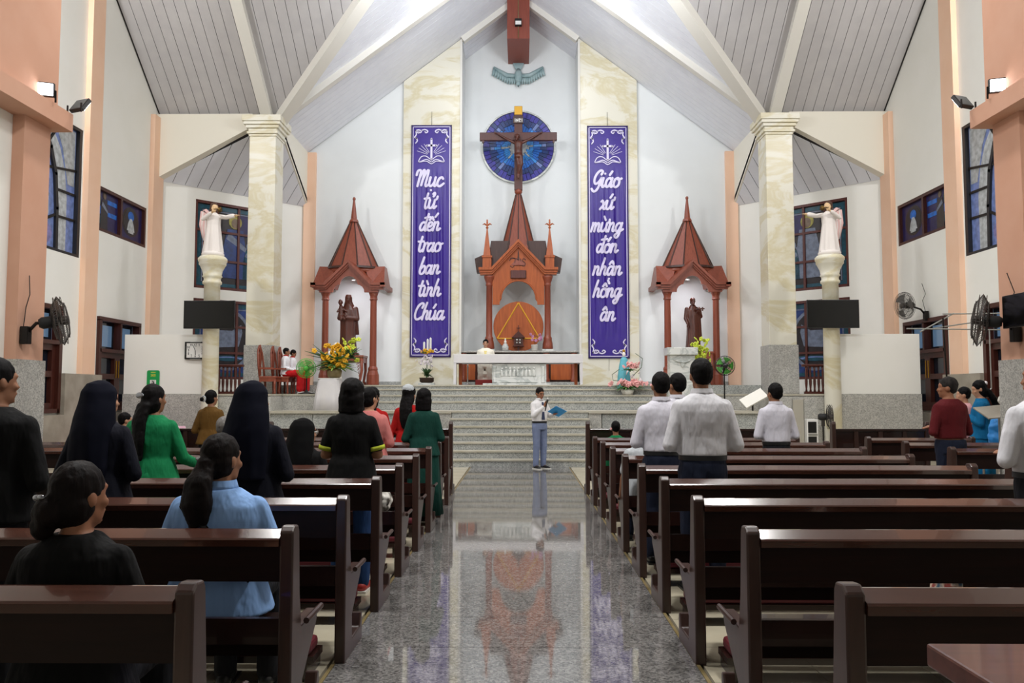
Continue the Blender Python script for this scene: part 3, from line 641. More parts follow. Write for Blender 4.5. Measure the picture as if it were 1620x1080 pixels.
strokes(cx, 'title_lettering', 'white_plastic', INRI, .022, lambda u, v, t: (u, -.131 - t, 2.07 + v), .006, 2)
b = MB()
b.ringloft([ring(rx, ry, z, cx_, cy, 14, 2.2) for z, rx, ry, cx_, cy in ((.98, .1, .08, .0, -.2), (1.1, .095, .075, 0, -.2), (1.22, .11, .085, 0, -.22), (1.32, .125, .085, 0, -.22), (1.38, .09, .07, 0, -.21))])
for s in (-1, 1):
    b.cap((s * .1, -.2, 1.34), .05, (s * .36, -.16, 1.48), .036); b.cap((s * .36, -.16, 1.48), .036, (s * .62, -.14, 1.64), .024)
    b.ell((s * .68, -.14, 1.67), (.045, .02, .03))
    for f in range(4): b.cap((s * .69, -.14, 1.66 + .012 * f), .009, (s * (.74 - .006 * f), -.17, 1.67 + .016 * f), .007, 6)
    b.cap((s * .06, -.2, 1.0), .075, (s * .05 + .05, -.27, .68), .055); b.cap((s * .05 + .05, -.27, .68), .055, (s * .02, -.2, .38), .032); b.cap((s * .02, -.2, .38), .03, (s * .015, -.24, .26), .026)
b.ell((-.04, -.26, 1.5), (.07, .085, .1)).cap((-.02, -.22, 1.36), .04, (-.03, -.25, 1.46), .04).ell((-.06, -.3, 1.43), (.045, .05, .055)).cap((-.06, -.34, 1.5), .01, (-.065, -.355, 1.47), .012)
b.blob('corpus', 'statue_wood', cx, .014, 3)
MB().ringloft([ring(.125, .1, z, .0, -.2, 20, 2.2, .06, 7) for z in (.86, .93, 1.02)]).build('loincloth', 'statue_wood', cx, True)
MB().ringloft([ring(.083, .1, z, -.035, -.235, 16) for z in (1.5, 1.53, 1.58)]).ell((-.03, -.22, 1.53), (.082, .09, .09)).build('hair', 'statue_wood', cx, True)
# ---- side shrines
def shrine(s, label):
    g = thing('wooden_shrine', label, 'shrine', (s * 4.79, 22.9, 1.73)); m = 'gazebo_wood'
    for x in (-.676, .676):
        MB().lathe([(.17, 0), (.18, .05), (.17, .3), (.13, .42), (.14, .46), (.125, .5), (.1, .54), (.088, 2.38), (.115, 2.41), (.1, 2.45), (.1, 2.5), (.13, 2.58), (.165, 2.68), (.16, 2.72)], 12, (x, 0, 0)).build('column', m, g)
        MB().box(x - .12, x + .12, -.12, .12, 2.7, 2.84).build('impost', m, g)
    tre = [(.44, 2.60), (.43, 2.68), (.38, 2.76), (.3, 2.81), (.25, 2.82), (.24, 2.88), (.2, 2.96), (.12, 3.03), (0, 3.06)]
    full = [(-u, z) for u, z in tre] + [p for p in tre[::-1][1:]]
    outer = [(.82, 2.60), (.82, 2.78), (0, 3.42), (-.82, 2.78), (-.82, 2.60)]
    MB().prism(full + outer, 'y', -.16, -.1).build('trefoil_panel', m, g)
    for q in (-1, 1):
        for k, (dz, yy) in enumerate(((0, -.3), (-.07, -.25), (-.12, -.21))):
            MB().prism([(0, 3.5 + dz), (q * .66, 2.86 + dz), (q * (1.03 - .03 * k), 2.86 + dz), (q * (1.03 - .03 * k), 2.79 + dz), (q * .63, 2.79 + dz), (0, 3.42 + dz)][::q], 'y', yy, -.08).build('gable_moulding', m, g)
        MB().hexa([(0, -.26, 3.46), (q * .68, -.26, 2.83), (q * .45, .5, 3.2), (0, .5, 3.46)][::1], [(0, -.26, 3.5), (q * .7, -.26, 2.86), (q * .47, .5, 3.25), (0, .5, 3.5)]).build('front_roof', m, g)
        MB().hexa([(q * .62, -.22, 2.8), (q * 1.0, -.22, 2.8), (q * 1.0, .98, 2.8), (q * .55, .98, 2.8)], [(q * .4, .1, 3.35), (q * .93, .3, 3.4), (q * .93, .7, 3.4), (q * .4, .9, 3.35)]).build('side_gable', m, g)
        MB().box(*sorted((q * .9, q * 1.04)), -.3, 1.05, 2.74, 2.86).build('side_cornice', m, g)
    MB().lathe([(.84, 3.2), (.78, 3.34)], 20, (0, .45, 0), 1, .62).build('drum', m, g, True)
    cn = MB().lathe([(.735, 3.32), (.72, 3.36), (.12, 4.68), (.1, 4.74)], 10, (0, .45, 0), 1, .72).build('cone_roof', m, g)
    MB().ringloft([[((r) * math.cos(2 * PI * i / 40), .45 + .72 * r * math.sin(2 * PI * i / 40), z) for i in range(40)] for r, z in ((.74, 3.32), (.78, 3.32), (.76, 3.38), (.72, 3.38))], False).build('cone_band', 'dark_trim_wood', cn)
    for i in range(10):
        a = 2 * PI * i / 10; MB().tube([(.74 * math.cos(a), .45 + .72 * .74 * math.sin(a), 3.35), (.125 * math.cos(a), .45 + .72 * .125 * math.sin(a), 4.68)], [.02, .014], 6).build('cone_rib', 'dark_trim_wood', cn)
    MB().lathe([(.14, 4.7), (.12, 4.76), (.09, 4.8), (.03, 5.34), (.045, 5.36), (.045, 5.4), (.025, 5.43)], 8, (0, .45, 0)).build('finial', m, g)
    dl = bpy.data.lights.new('shrine_downlight', 'AREA'); dl.size = .25; dl.energy = 14; dl.color = (.95, .93, 1)
    lo = bpy.data.objects.new('shrine_downlight', dl); COL.objects.link(lo); lo.location = (s * 4.79, 23.1, 4.75); lo.rotation_euler = (.15, 0, 0)
    lt = MB().lathe([(.06, 3.02), (.06, 3.06)], 12, (0, .55, 0)).build('downlight_can', 'white_plastic', g)
    return g
shrine(-1, 'wooden shrine canopy on two columns over the mother and child statue')
shrine(1, 'wooden shrine canopy on two columns over the bearded man statue')
# ================================================================ BANNERS
noisy('banner_purple', '#2d0f80', '#331587', 2, .36, .5); mat('banner_border', '#271257', .4); mat('print_white', '#d9d2ee', .5)
LT = {
 'u': (.95, [[(0, 1), (-.02, .35), (.12, .02), (.38, .1), (.58, .5), (.62, 1)], [(.6, .6), (.6, .15), (.72, 0), (.95, .25)]]),
 'c': (.78, [[(.6, .82), (.42, 1), (.14, .85), (0, .42), (.12, .06), (.4, 0), (.78, .3)]]),
 't': (.62, [[(.22, 1.75), (.12, .6), (.18, .08), (.36, 0), (.62, .3)], [(-.12, 1.15), (.5, 1.2)]]),
 'd': (.95, [[(.6, .8), (.4, 1), (.12, .85), (0, .4), (.15, .02), (.4, .12), (.62, .65)], [(.78, 1.95), (.64, .7), (.64, .12), (.76, 0), (.95, .25)]]),
 'e': (.75, [[(.02, .42), (.36, .5), (.54, .76), (.38, 1), (.14, .88), (0, .42), (.12, .05), (.4, 0), (.75, .3)]]),
 'n': (.88, [[(.05, 1), (.06, .6), (0, 0)], [(.03, .5), (.2, .88), (.44, 1), (.54, .78), (.5, .2), (.62, 0), (.88, .25)]]),
 'r': (.55, [[(.05, 1), (.06, .55), (0, 0)], [(.03, .5), (.2, .9), (.4, 1.02), (.52, .85)]]),
 'a': (.95, [[(.6, .8), (.4, 1), (.12, .85), (0, .4), (.15, .02), (.4, .12), (.62, .65)], [(.68, 1), (.62, .5), (.64, .1), (.76, 0), (.95, .25)]]),
 'o': (.85, [[(.36, 1), (.1, .85), (0, .42), (.12, .06), (.36, 0), (.6, .2), (.64, .6), (.5, .95), (.36, 1), (.5, .82), (.85, .95)]]),
 'b': (.75, [[(.22, 1.95), (.06, .95), (.02, .3), (.15, 0), (.42, .03), (.6, .38), (.55, .8), (.35, .95), (.08, .6)]]),
 'i': (.42, [[(.04, 1), (0, .4), (.06, .06), (.18, 0), (.42, .28)]]),
 'h': (.88, [[(.24, 1.95), (.08, 1), (0, 0)], [(.03, .5), (.2, .88), (.44, 1), (.54, .78), (.5, .2), (.62, 0), (.88, .25)]]),
 'x': (.75, [[(0, .9), (.16, 1), (.3, .6), (.4, .1), (.52, 0), (.75, .2)], [(.68, 1), (.35, .5), (0, 0)]]),
 'm': (1.22, [[(.05, 1), (.06, .6), (0, 0)], [(.03, .5), (.2, .9), (.38, 1), (.45, .75), (.38, 0)], [(.42, .5), (.6, .9), (.8, 1), (.88, .75), (.84, .2), (.95, 0), (1.22, .25)]]),
 'g': (.95, [[(.6, .8), (.4, 1), (.12, .85), (0, .4), (.15, .02), (.4, .12), (.62, .65)], [(.7, 1), (.62, .2), (.48, -.55), (.2, -.75), (.02, -.5), (.3, -.2), (.95, .25)]]),
 'M': (1.5, [[(-.25, 1.25), (-.2, 1.7), (.1, 1.8), (.2, 1.4), (.12, 0)], [(.15, .8), (.42, 1.65), (.6, 1.8), (.62, 1.1), (.55, .1)], [(.6, .7), (.85, 1.55), (1.08, 1.8), (1.1, 1.1), (1.05, .2), (1.2, 0), (1.5, .25)]]),
 'C': (1.0, [[(.75, 1.35), (.85, 1.75), (.6, 1.9), (.2, 1.5), (0, .75), (.12, .15), (.45, 0), (1.0, .35)]]),
 'G': (1.05, [[(.75, 1.4), (.85, 1.75), (.55, 1.85), (.2, 1.5), (.02, .9), (.15, .4), (.45, .42), (.75, .8), (.85, 1.05)], [(.85, 1.05), (.72, .2), (.5, -.35), (.15, -.5), (-.1, -.2)], [(.7, .2), (1.05, .3)]])}
ACC = {'acute': [[(.3, 1.35), (.52, 1.75)]], 'grave': [[(.12, 1.75), (.36, 1.35)]], 'circ': [[(.1, 1.25), (.36, 1.6), (.58, 1.25)]], 'dot': [[(.36, -.45)]], 'idot': [[(.12, 1.5)]],
       'hook': [[(.25, 1.7), (.42, 1.85), (.5, 1.65), (.36, 1.4)]], 'horn': [[(.62, 1), (.85, 1.1), (.88, 1.4)]], 'bar': [[(.4, 1.5), (1.05, 1.6)]], 'acute2': [[(.75, 1.6), (1.0, 2.0)]], 'grave2': [[(.6, 1.95), (.82, 1.6)]]}
def word(par, spec, uc, vc, xh, fn):
    x = 0; GL = []
    for ch, *acc in spec:
        adv, st_ = LT[ch]
        for nm_, grp in [('letter', st_)] + [('accent', [y]) for a in acc for y in ACC[a]]: GL.append((nm_, [[(x + p[0], p[1]) for p in q] for q in grp]))
        x += adv
    for nm_, S in GL:
        S = [[(uc + (p[0] + .22 * p[1] - (x + .2) / 2) * xh * .92, vc + p[1] * xh) for p in q] for q in S]
        strokes(par, nm_, 'print_white', S, xh * .26, fn, .004, 4)
WL = [[('M',), ('u', 'dot'), ('c',)], [('t',), ('u', 'horn', 'hook')], [('d', 'bar'), ('e', 'circ', 'acute2'), ('n',)], [('t',), ('r',), ('a',), ('o',)], [('b',), ('a',), ('n',)], [('t',), ('i', 'grave'), ('n',), ('h',)], [('C',), ('h',), ('u', 'acute'), ('a',)]]
WR = [[('G',), ('i', 'idot'), ('a', 'acute'), ('o',)], [('x',), ('u', 'horn', 'acute')], [('m',), ('u', 'horn', 'grave'), ('n',), ('g',)], [('d', 'bar'), ('o', 'acute'), ('n',)], [('n',), ('h',), ('a', 'circ', 'dot'), ('n',)], [('h',), ('o', 'circ', 'grave2'), ('n',), ('g',)], [('a', 'circ'), ('n',)]]
def banner(xc, zb, words, label, seed):
    g = thing('hanging_banner', label, 'banner', (xc, YW - .13, zb)); HW, HH = .6, 6.88
    def fold(u, z):
        a = max(0, math.sin(PI * min(1, max(0, (z - .6) / 4.9)))) ** .7 * (1 - (abs(u) / HW) ** 6)
        return .019 * a * (math.sin(23 * u + seed) + .7 * math.sin(41 * u + 2 * seed + .3 * z) + .4 * math.sin(9 * u + z))
    MB().grid(120, 40, lambda a, b: ((a - .5) * 2 * HW, fold((a - .5) * 2 * HW, b * HH), b * HH)).build('cloth', 'banner_purple', g, True)
    for r in ((-HW, -HW + .03, 0, HH), (HW - .03, HW, 0, HH), (-HW, HW, 0, .03), (-HW, HW, HH - .03, HH)): MB().box(r[0], r[1], -.012, .012, r[2], r[3]).build('hem', 'banner_border', g)
    fn = lambda u, v, t: (u, fold(u, v) - .02 - t, v)
    for p in ([(-.545, .06), (-.545, 3.4), (-.545, HH - .06)], [(.545, .06), (.545, 3.4), (.545, HH - .06)], [(-.545, .06), (0, .06), (.545, .06)], [(-.545, HH - .06), (0, HH - .06), (.545, HH - .06)]): strokes(g, 'border_line', 'print_white', [p], .02, fn, .004, 12)
    curl = [[(.0, .0), (.1, .02), (.17, -.03), (.12, -.07), (.09, -.03)], [(.17, 0), (.27, .03), (.36, -.02), (.31, -.07), (.27, -.03)], [(.0, .0), (.02, -.12), (-.03, -.2), (.04, -.24)], [(0, -.2), (.05, -.3), (.0, -.38)], [(0, 0), (.08, -.08)]]
    for q in (-1, 1):
        for t in (0, 1):
            S = [[(q * (-.47 + p[0]), (HH - .17 + p[1]) if t else (.17 - p[1])) for p in c] for c in curl]
            strokes(g, 'corner_ornament', 'print_white', S, .035, fn, .004, 4)
    z0 = HH - 1.12
    S = [[(0, z0 + .08), (0, z0 + .38), (0, z0 + .7)], [(-.14, z0 + .5), (0, z0 + .5), (.14, z0 + .5)]]; strokes(g, 'cross_emblem', 'print_white', S, .06, fn, .005, 2)
    S = [[(0, z0), (-.14, z0 + .08), (-.3, z0 + .03), (-.38, z0 + .02), (-.3, z0 + .16), (-.16, z0 + .18), (0, z0 + .08), (.16, z0 + .18), (.3, z0 + .16), (.38, z0 + .02), (.3, z0 + .03), (.14, z0 + .08), (0, z0)], [(-.36, z0 + 0), (-.15, z0 + .03), (0, z0 - .05), (.15, z0 + .03), (.36, z0)]]
    strokes(g, 'book_emblem', 'print_white', S, .025, fn, .004, 4)
    for q in (-1, 1):
        for a in (.32, .62, .92, 1.22): strokes(g, 'ray_emblem', 'print_white', [[(q * .1 * math.sin(a) + q * .03, z0 + .2 + .1 * math.cos(a)), (q * (.12 + .32 * math.sin(a)), z0 + .22 + .34 * math.cos(a))]], .012, fn, .004, 1)
    for k, wd in enumerate(words):
        word(g, wd, -.02, [5.04, 4.38, 3.72, 3.1, 2.44, 1.79, 1.1][k] , .25 if k else .265, fn)
    MB().tube([(0, .0, HH), (0, .03, HH + .42)], .006, 5).build('cord', 'dark_iron', g)
    MB().tube([(0, .0, 0), (0, .03, -.36)], .004, 5).build('cord', 'dark_iron', g)
banner(-2.62, 2.57, WL, 'long purple banner lettered Muc tu den trao ban tinh Chua', 0.4)
banner(2.58, 2.53, WR, 'long purple banner lettered Giao xu mung don nhan hong an', 1.7)
# ================================================================ ALTAR
noisy('altar_cloth', '#d9d6d6', '#cfcccf', 3, .8, .2)
mat('robe_white', '#eee9da', .8, .2); mat('robe_gold', '#e0cf8b', .7, .2); mat('red_cloth', '#c33a3c', .7); mat('red_box', '#c8423f', .6)
al = thing('altar_table', 'long white-clothed altar table with carved pale marble front', 'altar', (AX, 21.5, 1.73))
MB().box(-.68, .74, .1, .8, .0, .56).build('marble_block', 'white_marble', al)
MB().box(-.92, .86, .0, .9, 0, .05).build('marble_foot', 'white_marble', al)
MB().box(-.45, .5, .07, .1, .08, .22).build('carved_panel', 'white_marble', al); 
for x in (-.62, .66): MB().lathe([(.05, .06), (.06, .08), (.045, .12), (.045, .42), (.06, .47), (.06, .5)], 10, (x, .1, 0)).build('colonnette', 'white_marble', al, True)
for i in range(9):
    x = -.42 + .105 * i; MB().cap((x, .09, .26), .045, (x + random.uniform(-.02, .02), .08, .38), .035).ell((x, .075, .44 + random.uniform(-.02, .02)), (.03, .03, .035), 8, 6).build('relief_figure', 'white_marble', al, True)
MB().box(-1.69, 1.7, 0, .95, .58, .8).build('table_cloth', 'altar_cloth', al, bevel=.01)
MB().box(-1.69, 1.7, .005, .945, .8, .812).build('table_top', 'white_plastic', al)
for s in (-1, 1):
    MB().grid(8, 10, lambda a, b: (s * (1.69 - .02 * b) + .012 * math.sin(14 * a + 3 * b), .03 + .88 * a, .6 - .58 * b)).build('cloth_fall', 'altar_cloth', al, True)
    MB().box(*sorted((s * 1.62, s * 1.69)), .01, .06, .02, .6).build('cloth_fall', 'altar_cloth', al)
    MB().box(*sorted((s * 1.5, s * 1.58)), .4, .5, 0, .58).build('leg', 'altar_wood', al)
# small vases on the shelf
v = thing('ceramic_vase', 'small grey ceramic vase on the shelf below the disc', 'vase', (-.44, 24.12, 2.762))
MB().lathe([(.06, 0), (.09, .03), (.1, .12), (.06, .2), (.045, .22)], 14).build('body', 'white_marble', v, True); MB().ell((0, 0, .26), (.04, .04, .05)).ell((0, 0, .33), (.025, .025, .04)).build('figurine', 'white_plaster', v, True)
mat('orchid', '#c58bb0', .6); mat('leaf', '#3f6a2c', .6); mat('leaf_dark', '#2a4a20', .6); mat('leaf_light', '#7f9a3c', .6); mat('petal_yellow', '#e2ab20', .6); mat('petal_lime', '#c3cf45', .6); mat('petal_pink', '#e3a6a4', .6); mat('petal_white', '#e5dcdf', .6); mat('pot_white', '#e2dfd8', .4); mat('soil', '#3d2c20', .9)
def blossoms(par, pts, m, r=.035, name='blossom'):
    src = None
    for p in pts:
        if src is None:
            b = MB()
            for k in range(5):
                a = 2 * PI * k / 5; b.ell((r * .7 * math.cos(a), r * .7 * math.sin(a), 0), (r * .6, r * .6, r * .3), 6, 4)
            src = b.ell((0, 0, r * .2), (r * .3, r * .3, r * .3), 6, 4).build(name, m, par, True); o = src
        else: o = dup(src, name, par)
        o.location = p; o.rotation_euler = (random.uniform(.6, 1.9), random.uniform(-.5, .5), random.uniform(0, 6))
def leaves(par, n, c, L, m, spread=1.0, up_=.6, w_=.025, name='leaf'):
    for i in range(n):
        a = random.uniform(0, 2 * PI); l = L * random.uniform(.6, 1.1); e = random.uniform(-.1, 1) * up_
        d = V((math.cos(a) * spread, math.sin(a) * spread * .8, e)); c_ = V(c)
        MB().tube([c_, c_ + d * l * .5 + V((0, 0, .05 * l)), c_ + d * l - V((0, 0, .12 * l))], [w_ * .4, w_, w_ * .15], 6, (1, .2)).build(name, m, par, True)
v = thing('orchid_pot', 'pink orchid in a small white pot at the altar shelf', 'potted plant', (.42, 24.1, 2.762))
MB().lathe([(.07, 0), (.09, .02), (.1, .16), (.11, .17), (.1, .18)], 14).build('pot', 'pot_white', v, True)
MB().tube([(0, 0, .15), (.02, -.02, .3), (.1, -.03, .42), (-.05, -.02, .46)], .008, 5).build('stem', 'leaf_dark', v)
blossoms(v, [(random.uniform(-.16, .2), random.uniform(-.06, .04), random.uniform(.3, .5)) for i in range(12)], 'orchid', .04)
o = MB().box(-.36, .36, -.24, .24, 0, .16).build('red_footstool', 'red_box', None, bevel=.01); o.location = (-1.0, 22.68, 1.73); o.scale = (.62, .8, 1); tag(o, 'low red box under the altar below the seated priest', 'footstool')
cs = thing('candle_stand', 'slim white and silver candle stand under the altar edge', 'candle stand', (-1.45, 22.7, 1.73))
MB().lathe([(.16, 0), (.14, .02), (.03, .05), (.018, .1), (.018, .5), (.03, .52), (.018, .55), (.018, .6)], 12).build('stand', 'steel', cs, True); MB().lathe([(.022, .6), (.022, .8)], 10).build('candle', 'white_plastic', cs)
# ---- the wooden statues, angels and plaster figures
def robe_loft(b, secs, n=28, fold=.05, nf=7, ph=0): b.ringloft([ring(rx, ry, z, cx_, cy, n, 2.2, fold * f, nf, ph + .5 * z) for z, rx, ry, cx_, cy, f in secs])
def hand(b, p, d, sc=1.0, curl=.3, side=1):
    """palm plus four fingers and a thumb pointing along d"""
    p, d = V(p), nrm(V(d)); sx = nrm(d.cross(V((0, 0, 1)))) if abs(d.z) < .9 else V((1, 0, 0)); nz_ = nrm(sx.cross(d))
    b.cap(p, .026 * sc, p + d * .06 * sc, .03 * sc, 8)
    for i in range(4):
        o_ = sx * (.03 - .02 * i) * sc; l = (.07, .08, .075, .058)[i] * sc
        k = p + d * .07 * sc + o_; m_ = k + d * l * .55 - nz_ * curl * l * .3; e = m_ + d * l * .45 * (1 - curl) - nz_ * curl * l * .5
        b.cap(k, .0105 * sc, m_, .01 * sc, 6); b.cap(m_, .01 * sc, e, .0085 * sc, 6)
    t = p + d * .02 * sc + sx * .03 * sc * side; b.cap(t, .013 * sc, t + d * .05 * sc + sx * .025 * sc * side, .0105 * sc, 6)
    return b
def head_prims(b, c, k=1.0, M4=None):
    h = MB(); h.ell((0, 0, .015), (.074, .092, .098), 16, 12).ell((0, .03, -.06), (.056, .062, .068), 14, 10).cap((0, .09, .0), .009, (0, .103, -.03), .013).ell((0, .088, -.062), (.026, .014, .010), 10, 6).ell((0, .078, .03), (.052, .02, .012), 10, 6).ell((0, .074, -.1), (.02, .018, .016), 8, 6)
    for s in (-1, 1): h.ell((s * .076, -.004, -.012), (.013, .022, .032), 8, 6); h.ell((s * .04, .07, -.028), (.022, .02, .02), 8, 6)
    if M4: h.tf(M4)
    h.tf(Matrix.Scale(k, 4)); h.tf(TR(*c)); b.merge(h); return b
def figure_mary(loc, h, m, label):
    g = thing('wooden_statue', label, 'statue', loc); k = h / 1.75; b = MB()
    robe_loft(b, [(0, .24, .2, 0, 0, 1), (.06, .25, .21, 0, 0, 1), (.5, .22, .19, -.01, 0, 1), (.9, .22, .18, -.01, 0, .8), (1.1, .24, .19, .01, 0, .6), (1.25, .21, .16, .01, 0, .3), (1.36, .14, .11, .01, 0, .1), (1.45, .07, .07, 0, 0, 0)])
    b.cap((.2, 0, 1.28), .085, (.25, -.05, 1.0), .085).cap((.25, -.05, 1.0), .08, (-.02, -.2, 1.02), .05).cap((-.18, 0, 1.28), .08, (-.24, -.06, 1.02), .07).cap((-.24, -.06, 1.02), .07, (-.1, -.2, 1.1), .05)
    b.blob('robe', m, g, .016, 3).scale = (k, k, k)
    b = MB(); head_prims(b, (0, -.02, 1.56), 1.0, Matrix.Rotation(PI + .4, 4, 'Z')); b.cap((0, -.01, 1.4), .05, (0, -.01, 1.5), .05)
    hand(MB(), (-.02, -.2, 1.02), (-1, -.1, .1)).build('hand', m, g, True).scale = (k, k, k)
    b.blob('head', m, g, .012, 2).scale = (k, k, k)
    v_ = MB(); robe_loft(v_, [(.55, .10, .05, .2, .1, 1), (.95, .2, .12, .06, .08, 1), (1.2, .23, .13, .02, .06, .6), (1.36, .16, .12, .01, .04, .3), (1.5, .105, .11, 0, .015, 0), (1.62, .1, .11, 0, .01, 0), (1.7, .065, .075, 0, .005, 0)], 24)
    v_.blob('veil', m, g, .016, 2).scale = (k, k, k)
    c = MB(); c.cap((-.16, -.2, 1.1), .075, (-.17, -.2, 1.32), .06).cap((-.15, -.22, 1.08), .05, (-.05, -.3, .98), .035).cap((-.19, -.22, 1.08), .05, (-.14, -.32, .96), .035).cap((-.13, -.2, 1.28), .03, (-.02, -.22, 1.2), .024).cap((-.21, -.2, 1.28), .03, (-.26, -.26, 1.18), .024)
    head_prims(c, (-.18, -.22, 1.45), .8, Matrix.Rotation(PI + .2, 4, 'Z')); c.blob('child', m, g, .012, 2).scale = (k, k, k)
    MB().lathe([(.3, -.05), (.32, 0), (.3, .03)], 20).build('plinth', m, g, True)
    return g
def figure_joseph(loc, h, m, label):
    g = thing('wooden_statue', label, 'statue', loc); k = h / 1.75; b = MB()
    robe_loft(b, [(0, .23, .2, 0, 0, 1), (.06, .24, .2, 0, 0, 1), (.5, .21, .18, .01, 0, 1), (.9, .2, .165, .01, 0, .7), (1.1, .2, .16, 0, 0, .4), (1.28, .2, .14, 0, 0, .2), (1.38, .13, .1, 0, 0, 0), (1.46, .07, .07, 0, 0, 0)])
    b.cap((-.19, 0, 1.32), .075, (-.24, -.02, 1.02), .065).cap((-.24, -.02, 1.02), .065, (-.2, -.15, .84), .045).cap((.19, 0, 1.32), .075, (.24, -.06, 1.08), .065).cap((.24, -.06, 1.08), .06, (.14, -.2, 1.25), .045)
    b.ringloft([ring(.11, .06, z, .12 + .05 * (1.3 - z), -.06, 16, 2.2, .08) for z in (.3, .6, .95, 1.3)])
    b.blob('robe', m, g, .016, 3).scale = (k, k, k)
    b = MB(); head_prims(b, (0, -.02, 1.58), 1.0, Matrix.Rotation(PI + .15, 4, 'Z')); b.cap((0, -.01, 1.42), .055, (0, -.01, 1.52), .05).ell((0, -.1, 1.48), (.045, .04, .06))
    for hp_ in (((-.2, -.15, .84), (0, -.2, -1)), ((.14, -.2, 1.25), (-.3, -.2, .6))): hand(MB(), *hp_).build('hand', m, g, True).scale = (k, k, k)
    b.blob('head', m, g, .012, 2).scale = (k, k, k)
    hr = MB().ell((0, .015, 1.62), (.088, .1, .085)).ell((0, .05, 1.55), (.08, .06, .09)); hr.blob('hair', m, g, .014, 1).scale = (k, k, k)
    t = MB().box(.04, .32, -.27, -.2, 1.29, 1.33).box(.24, .28, -.26, -.21, 1.24, 1.36); t.build('carpenter_plane', m, g).scale = (k, k, k)
    MB().lathe([(.28, -.05), (.3, 0), (.28, .03)], 20).build('plinth', m, g, True)
    return g
figure_mary((-4.83, 22.95, 2.62), 1.72, 'statue_wood', 'dark wood statue of a veiled mother holding a child')
figure_joseph((4.83, 22.95, 2.72), 1.52, 'statue_wood', 'dark wood statue of a bearded man holding a carpenter plane')
# carved wooden stands under the statues
def stand(x, ztop, label):
    g = thing('carved_stand', label, 'stand', (x, 22.95, 1.73)); h = ztop - 1.73; w_ = .5
    MB().box(-w_, w_, -.34, .34, h - .06, h).build('top', 'gazebo_wood', g, bevel=.01); MB().box(-w_ + .03, w_ - .03, -.31, .31, h - .2, h - .06).build('apron', 'gazebo_wood', g)
    for a in (-1, 1):
        for b_ in (-1, 1):
            MB().tube([(a * (w_ - .06), b_ * .28, h - .06), (a * (w_ - .05), b_ * .28, h * .5), (a * (w_ - .1), b_ * .28, .12), (a * (w_ - .03), b_ * .3, 0)], [.05, .04, .035, .05], 8).build('leg', 'gazebo_wood', g, True)
        fr = MB()
        for i in range(5): fr.tube([(a * (w_ - .1), -.32, h - .22 - .08 * i), (a * (w_ - .2 + .02 * i), -.32, h - .25 - .08 * i), (a * (w_ - .14 + .01 * i), -.32, h - .29 - .08 * i), (a * (w_ - .1), -.32, h - .26 - .08 * i)], .012, 5)
        fr.build('fretwork', 'gazebo_wood', g)
stand(-4.83, 2.57, 'carved wooden stand under the mother and child statue'); stand(4.83, 2.67, 'carved wooden stand under the bearded man statue')
mat('angel_white', '#e4dcd6', .6); mat('angel_pink', '#dfb9b4', .6); mat('angel_skin', '#dcb98d', .55); mat('hair_brown', '#4a2f22', .7); mat('brass', '#6d5326', .35, .5, .6)
def angel(s, label):
    """arm stretches towards the nave's middle line (-s), wing on the outer side"""
    g = thing('angel_statue', label, 'statue', (s * 7.02, 18.55, 4.63)); q = -s; b = MB()
    MB().lathe([(.24, 0), (.25, .06), (.22, .1)], 16).build('plinth', 'angel_white', g, True)
    robe_loft(b, [(.08, .23, .2, 0, 0, 1), (.14, .22, .19, 0, 0, 1), (.45, .18, .16, 0, 0, 1), (.72, .15, .13, 0, 0, .6), (.86, .16, .13, 0, 0, .3), (.95, .14, .11, 0, 0, 0), (1.02, .06, .06, 0, 0, 0)], 28, .07, 8)
    b.cap((q * .12, 0, .93), .055, (q * .3, -.04, .9), .05).cap((q * .3, -.04, .9), .05, (q * .46, -.06, .93), .055).cap((-q * .12, 0, .93), .055, (-q * .2, -.12, .85), .05).cap((-q * .2, -.12, .85), .05, (q * .0, -.2, .96), .045)
    b.blob('robe', 'angel_white', g, .013, 2)
    b = MB(); head_prims(b, (q * .03, -.03, 1.13), .82, Matrix.Rotation(PI - q * .5, 4, 'Z')); b.cap((0, 0, .98), .04, (0, 0, 1.08), .04)
    hand(MB(), (q * .49, -.06, .93), (q, -.1, .15), .85, .1).build('hand', 'angel_skin', g, True); hand(MB(), (q * .02, -.2, .97), (q * .6, -.2, .4), .8, .6).build('hand', 'angel_skin', g, True)
    b.blob('head', 'angel_skin', g, .009, 2)
    MB().ell((0, .0, 1.17), (.09, .1, .085)).ell((-q * .02, .03, 1.1), (.1, .08, .1)).blob('hair', 'hair_brown', g, .012, 1, .02, .05)
    MB().tube([(q * .05, -.13, 1.07), (q * .14, -.22, 1.05), (q * .22, -.28, 1.03), (q * .25, -.3, 1.02)], [.01, .016, .03, .065], 10).build('trumpet', 'brass', g, True)
    wg = MB().tube([(-q * .06, .12, .85), (-q * .16, .16, 1.02), (-q * .26, .18, 1.12), (-q * .32, .18, 1.1)], [.05, .06, .06, .03], 8, (1, .5)).build('wing', 'angel_pink', g, True)
    for i in range(11):
        t = i / 10; x = .08 + .26 * t; z = .92 + .22 * t - .05 * t * t; L = .32 + .42 * math.sin(PI * min(1, t * .62 + .12))
        MB().tube([(-q * x, .16, z), (-q * (x + .02), .15, z - L * .5), (-q * (x - .04), .13, z - L)], [.03, .036, .012], 6, (1, .4)).build('feather', 'angel_pink' if i % 3 else 'angel_white', wg, True)
    return g
angel(-1, 'white robed angel statue blowing a trumpet above the clock panel'); angel(1, 'white robed angel statue blowing a trumpet above the rod stand panel')
